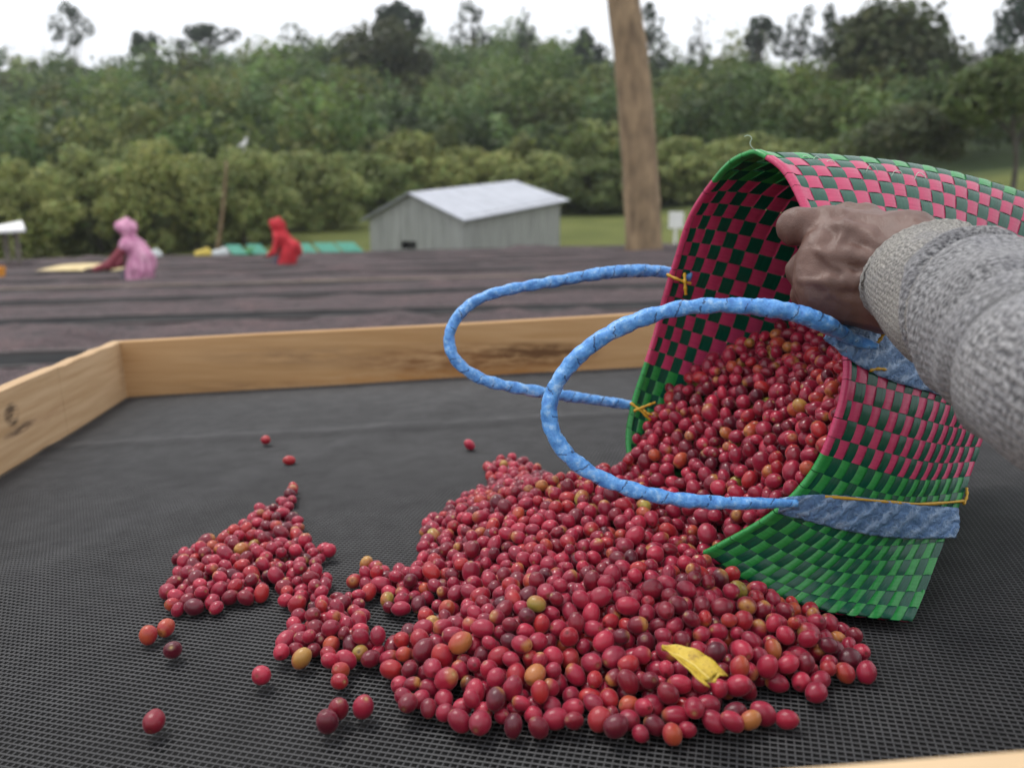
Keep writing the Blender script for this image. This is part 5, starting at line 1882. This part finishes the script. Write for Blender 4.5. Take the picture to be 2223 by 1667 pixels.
def vein(pts, r=0.0014, k=0.0035):
    Q = []
    for (px, py) in pts:
        d = first_hit(px, py)
        Q.append(at(px, py, d + 0.0004))
    Q = catmull(np.array(Q), 3 * len(Q))
    for a, b_ in zip(Q[:-1], Q[1:]):
        caps.append((a, b_, r, r, k))
vein([(1775, 545), (1792, 556), (1806, 574), (1826, 584), (1840, 590)])
vein([(1840, 590), (1848, 606), (1852, 622)], .0012)
vein([(1738, 610), (1770, 612), (1792, 618), (1806, 634), (1816, 646)], .0012)
vein([(1832, 478), (1832, 500), (1824, 520), (1815, 536)], .0013)
vein([(1795, 642), (1806, 632)], .0009)
tend = [([(1790, 550), (1850, 556), (1930, 575)], .0014), ([(1785, 612), (1850, 610), (1930, 600)], .0013), ([(1815, 492), (1870, 505), (1930, 545)], .0014)]
for p_, r_ in tend:
    vein(p_, r_, 0.009)
nzh = vnoise(61)
def hand_sdf(P):
    return sdf_caps(P, caps, 0.01) + 0.00035 * nzh(P, 180.0) + 0.0002 * nzh(P + 1, 420.0)
pts_ = np.array([c[0] for c in base_caps] + [c[1] for c in base_caps])
lo_h = pts_.min(0) - 0.035; hi_h = pts_.max(0) + 0.035
V, Fq = surface_nets(hand_sdf, lo_h, hi_h, 0.0019)
# the rest of the person, standing outside the frame behind the near board
GZ0 = float(ground_z(0.75, 0.0))
bp = lambda x, y, z: np.array([0.74 + x, 0.03 + y, GZ0 + z])
body_caps = [(bp(-.04, .10, 1.56), bp(-.03, .06, 1.53), .078, .082), (bp(-.05, .135, 1.49), bp(-.05, .125, 1.47), .045, .04), (bp(-.06, .185, 1.535), bp(-.06, .175, 1.52), .016, .018),
             (bp(-.02, .05, 1.46), bp(0, 0, 1.36), .055, .062), (bp(-.13, .02, 1.31), bp(.13, -.04, 1.31), .07, .07), (bp(0, 0, 1.28), bp(0, 0, .90), .125, .135),
             (bp(-.09, 0, .90), bp(-.10, .02, .48), .085, .058), (bp(-.10, .02, .48), bp(-.10, -.02, .08), .056, .036), (bp(.09, 0, .90), bp(.10, .02, .48), .085, .058), (bp(.10, .02, .48), bp(.10, -.02, .08), .056, .036),
             (bp(-.10, -.03, .05), bp(-.12, .14, .03), .038, .03), (bp(.10, -.03, .05), bp(.12, .14, .03), .038, .03),
             (bp(.16, -.04, 1.30), bp(.22, .02, 1.04), .05, .04), (bp(.22, .02, 1.04), bp(.20, .16, .88), .038, .028), (bp(.20, .16, .88), bp(.19, .22, .82), .034, .03)]
for f_ in range(5):
    body_caps.append((bp(.19, .22, .82), bp(.19 + (f_ - 2) * .013, .285 - abs(f_ - 2) * .008, .775), .011, .008))
V2, F2 = surface_nets(lambda P: sdf_caps(P, body_caps, 0.035), bp(-.32, -.25, -.02), bp(.36, .36, 1.68), 0.02)
Fq = np.concatenate([Fq, F2 + len(V)]); V = np.concatenate([V, V2])
M_skin, t, b = new_mat('dark_brown_skin')
f = noise(t, coords(t), 45, 5); f2 = noise(t, coords(t), 480, 4, 0.7)
c = ramp(t, f, [(0.3, (0.098, 0.048, 0.035)), (0.7, (0.160, 0.085, 0.064))])
c = mixc(t, math_(t, 'MULTIPLY', f2, 0.4), c, (0.12, 0.065, 0.052))
t.links.new(c, b.inputs['Base Color'])
b.inputs['Roughness'].default_value = 0.48
vs = N(t, 'ShaderNodeTexVoronoi', feature='DISTANCE_TO_EDGE'); vs.inputs['Scale'].default_value = 520
t.links.new(coords(t), vs.inputs['Vector'])
bump(t, b, math_(t, 'ADD', math_(t, 'MULTIPLY', f2, 0.7), vs.outputs['Distance']), 0.28, 0.0012)
person = add('person', mesh_from('person', V, Fq, mats=[M_skin]))
tag(person, 'person\'s dark brown hand in grey knit sleeve gripping the basket rim', 'person')

# sleeve: cuff and folded knit
def knit(name, light, dark, scale, rib):
    m, t, b = new_mat(name)
    v = coords(t, kind='UV', scale=(1, 1, 1))
    nu_ = N(t, 'ShaderNodeMapping'); nu_.inputs['Scale'].default_value = (1.5, 0.20, 1.0); t.links.new(v, nu_.inputs['Vector'])
    n1 = noise(t, nu_.outputs[0], scale, 3, 0.75)
    n2 = noise(t, coords(t), scale * 0.22, 4, 0.6)
    n3 = noise(t, coords(t), 28, 3)
    c = ramp(t, n1, [(0.40, dark), (0.50, tuple((x + y) / 2 for x, y in zip(light, dark))), (0.59, light)])
    c = mixc(t, math_(t, 'MULTIPLY', n2, 0.45), c, tuple(x * 0.55 for x in light))
    c = mixc(t, math_(t, 'MULTIPLY', math_(t, 'MAXIMUM', math_(t, 'SUBTRACT', n3, 0.45), 0), 1.2), c, (0.20, 0.20, 0.23))
    t.links.new(c, b.inputs['Base Color'])
    b.inputs['Roughness'].default_value = 0.95
    b.inputs['Specular IOR Level'].default_value = 0.15
    b.inputs['Sheen Weight'].default_value = 0.25
    sx = N(t, 'ShaderNodeSeparateXYZ'); t.links.new(v, sx.inputs[0])
    rb = math_(t, 'SINE', math_(t, 'MULTIPLY', sx.outputs[1], rib * 6.283))
    bump(t, b, math_(t, 'ADD', math_(t, 'MULTIPLY', rb, 0.22), math_(t, 'MULTIPLY', n1, 1.2)), 0.8, 0.0022)
    return m
M_cuff = knit('cuff_knit', (0.54, 0.51, 0.46), (0.012, 0.012, 0.012), 640, 70)
M_sleeve = knit('sleeve_knit', (0.42, 0.415, 0.42), (0.030, 0.030, 0.036), 430, 60)
k = 72
th = np.linspace(0, 2 * np.pi, k, endpoint=False)
nzs = vnoise(71)


def sleeve_part(cpts, rads, n, dispfn, name, m, parent):
    P = catmull(np.concatenate([np.array([p if isinstance(p, np.ndarray) else at(*p) for p in cpts]), np.asarray(rads)[:, None]], 1), n)
    rad, P = P[:, 3], P[:, :3]
    s_ = np.linspace(0, 1, n)
    R_ = rad[:, None] + dispfn(s_[:, None], th[None, :], P)
    T_, N_, B2_ = frames(P)
    away = P[5] - CAM
    ph_ = math.atan2(away @ B2_[5], away @ N_[5])          # the seam lies on the side away from the viewer's stance
    R_ = rad[:, None] + dispfn(s_[:, None], th[None, :] + ph_, P)
    V, Fc, uv = sweep(P, R_, k, cap=False, phase=ph_)
    me = mesh_from(name, V, Fc, uv=uv, mats=[m])
    o = add(name, me)
    md = o.modifiers.new('thickness', 'SOLIDIFY'); md.thickness = 0.0035; md.offset = -1
    o.parent = parent
    return o


def d_cuff(s_, t_, P):
    lip_ = 0.0025 * np.exp(-((s_ - 0.03) / 0.05) ** 2)
    Q = np.stack([s_ * 3 + 0 * t_, np.cos(t_) * 1.6 + 0 * s_, np.sin(t_) * 1.6 + 0 * s_], -1)
    return lip_ + 0.0022 * nzs(Q, 1.6) + 0.0005 * np.sin(t_ * 36) + 0.0016 * np.sin(s_ * 12 + np.sin(t_ * 2) * 1.2)


def d_sleeve(s_, t_, P):
    L = np.concatenate([[0], np.cumsum(np.linalg.norm(np.diff(P, axis=0), axis=1))])[:, None]
    Q = np.stack([L * 16 + 0 * t_, np.cos(t_) * 1.5 + 0 * s_, np.sin(t_) * 1.5 + 0 * s_], -1)
    d = -0.009 * np.exp(-(L / 0.007) ** 2) + 0.003 * np.exp(-((L - 0.014) / 0.009) ** 2)
    for c_, w_, dep, k1, p1, k2, p2 in ((0.050, 0.007, 0.0085, 0.016, 0.4, 0.006, 1.0), (0.095, 0.008, 0.0075, 0.022, 2.6, 0.008, 0.3), (0.150, 0.010, 0.0080, 0.024, 4.0, 0.010, 2.0), (0.205, 0.011, 0.0075, 0.03, 1.2, 0.010, 0.0), (0.27, 0.012, 0.008, 0.03, 3.0, 0.012, 1.0)):
        x = (L - c_ - k1 * np.sin(t_ + p1) - k2 * np.sin(2 * t_ + p2)) / w_
        part = 0.55 + 0.45 * np.sin(t_ + p1 + 1.4)
        d = d + 1.5 * part * dep * (-np.exp(-x * x) + 0.45 * np.exp(-((x - 2.0) / 1.3) ** 2) + 0.3 * np.exp(-((x + 2.0) / 1.4) ** 2))
    return d + 0.0028 * nzs(Q, 1.3) + 0.0010 * nzs(Q + 4, 4.0)


c_cuff = [(1992, 598, .598), (2015, 616, .584), (2040, 642, .560), (2110, 680, .525), (2190, 728, .480)]
sleeve_o = sleeve_part([(2052, 628, .565), (2095, 656, .545), (2148, 690, .515), (2215, 735, .478), (2300, 790, .435), (2410, 855, .39), np.array([.345, .31, 1.125]), np.array([.43, .21, 1.21]), np.array([.545, .12, 1.315])], [.0435, .0495, .0515, .0515, .052, .053, .056, .062, .070], 170, d_sleeve, 'sleeve', M_sleeve, person)
cuff_o = sleeve_part(c_cuff, [.0425, .0440, .0450, .0445, .043], 60, d_cuff, 'cuff', M_cuff, sleeve_o)

jump = [(bp(-.15, .03, 1.31), bp(.14, -.04, 1.31), .10, .10), (bp(0, 0, 1.29), bp(0, 0, .92), .155, .165), (bp(.15, -.04, 1.31), bp(.23, .02, 1.04), .085, .066), (bp(.23, .02, 1.04), bp(.205, .14, .90), .064, .05), (bp(-.15, .03, 1.31), np.array([.545, .12, 1.31]), .085, .074)]
V, Fq = surface_nets(lambda P: sdf_caps(P, jump, 0.05) + 0.006 * nzs(P, 22.0), bp(-.36, -.3, .65), bp(.40, .36, 1.52), 0.017)
o = add('jumper', mesh_from('jumper', V, Fq, mats=[M_sleeve])); o.parent = person
trou = [(bp(-.09, 0, .92), bp(-.10, .02, .48), .115, .088), (bp(-.10, .02, .48), bp(-.10, -.02, .10), .088, .07), (bp(.09, 0, .92), bp(.10, .02, .48), .115, .088), (bp(.10, .02, .48), bp(.10, -.02, .10), .088, .07)]
V, Fq = surface_nets(lambda P: sdf_caps(P, trou, 0.03), bp(-.3, -.2, 0), bp(.3, .22, 1.06), 0.022)
o = add('trousers', mesh_from('trousers', V, Fq, mats=[M_skirt])); o.parent = person
hair = [(bp(-.04, .075, 1.585), bp(-.03, .03, 1.55), .082, .082)]
V, Fq = surface_nets(lambda P: np.maximum(sdf_caps(P, hair), -(capsule(P, bp(-.06, .17, 1.49), bp(-.05, .12, 1.50), .085, .075))) + 0.003 * nzs(P, 90.0), bp(-.16, -.09, 1.42), bp(.1, .2, 1.7), 0.012)
o = add('hair', mesh_from('hair', V, Fq, mats=[noisy('black_hair', (0.008, 0.007, 0.006), (0.02, 0.017, 0.015), 60, 0.8)])); o.parent = person

# ------------------------------------------------------------------ the air: a closed box of thin haze round the camera and the whole place
mb = MB(); mb.box((-960, -90, -75), (960, 1060, 175))
M_haze = bpy.data.materials.new('haze')
M_haze.use_nodes = True
t = M_haze.node_tree
t.nodes.clear()
vp = t.nodes.new('ShaderNodeVolumePrincipled')
vp.inputs['Color'].default_value = (0.90, 0.94, 1.0, 1)
vp.inputs['Density'].default_value = 0.00055
mo = t.nodes.new('ShaderNodeOutputMaterial')
t.links.new(vp.outputs[0], mo.inputs['Volume'])
o = mb.build('haze', M_haze)
o['kind'] = 'stuff'
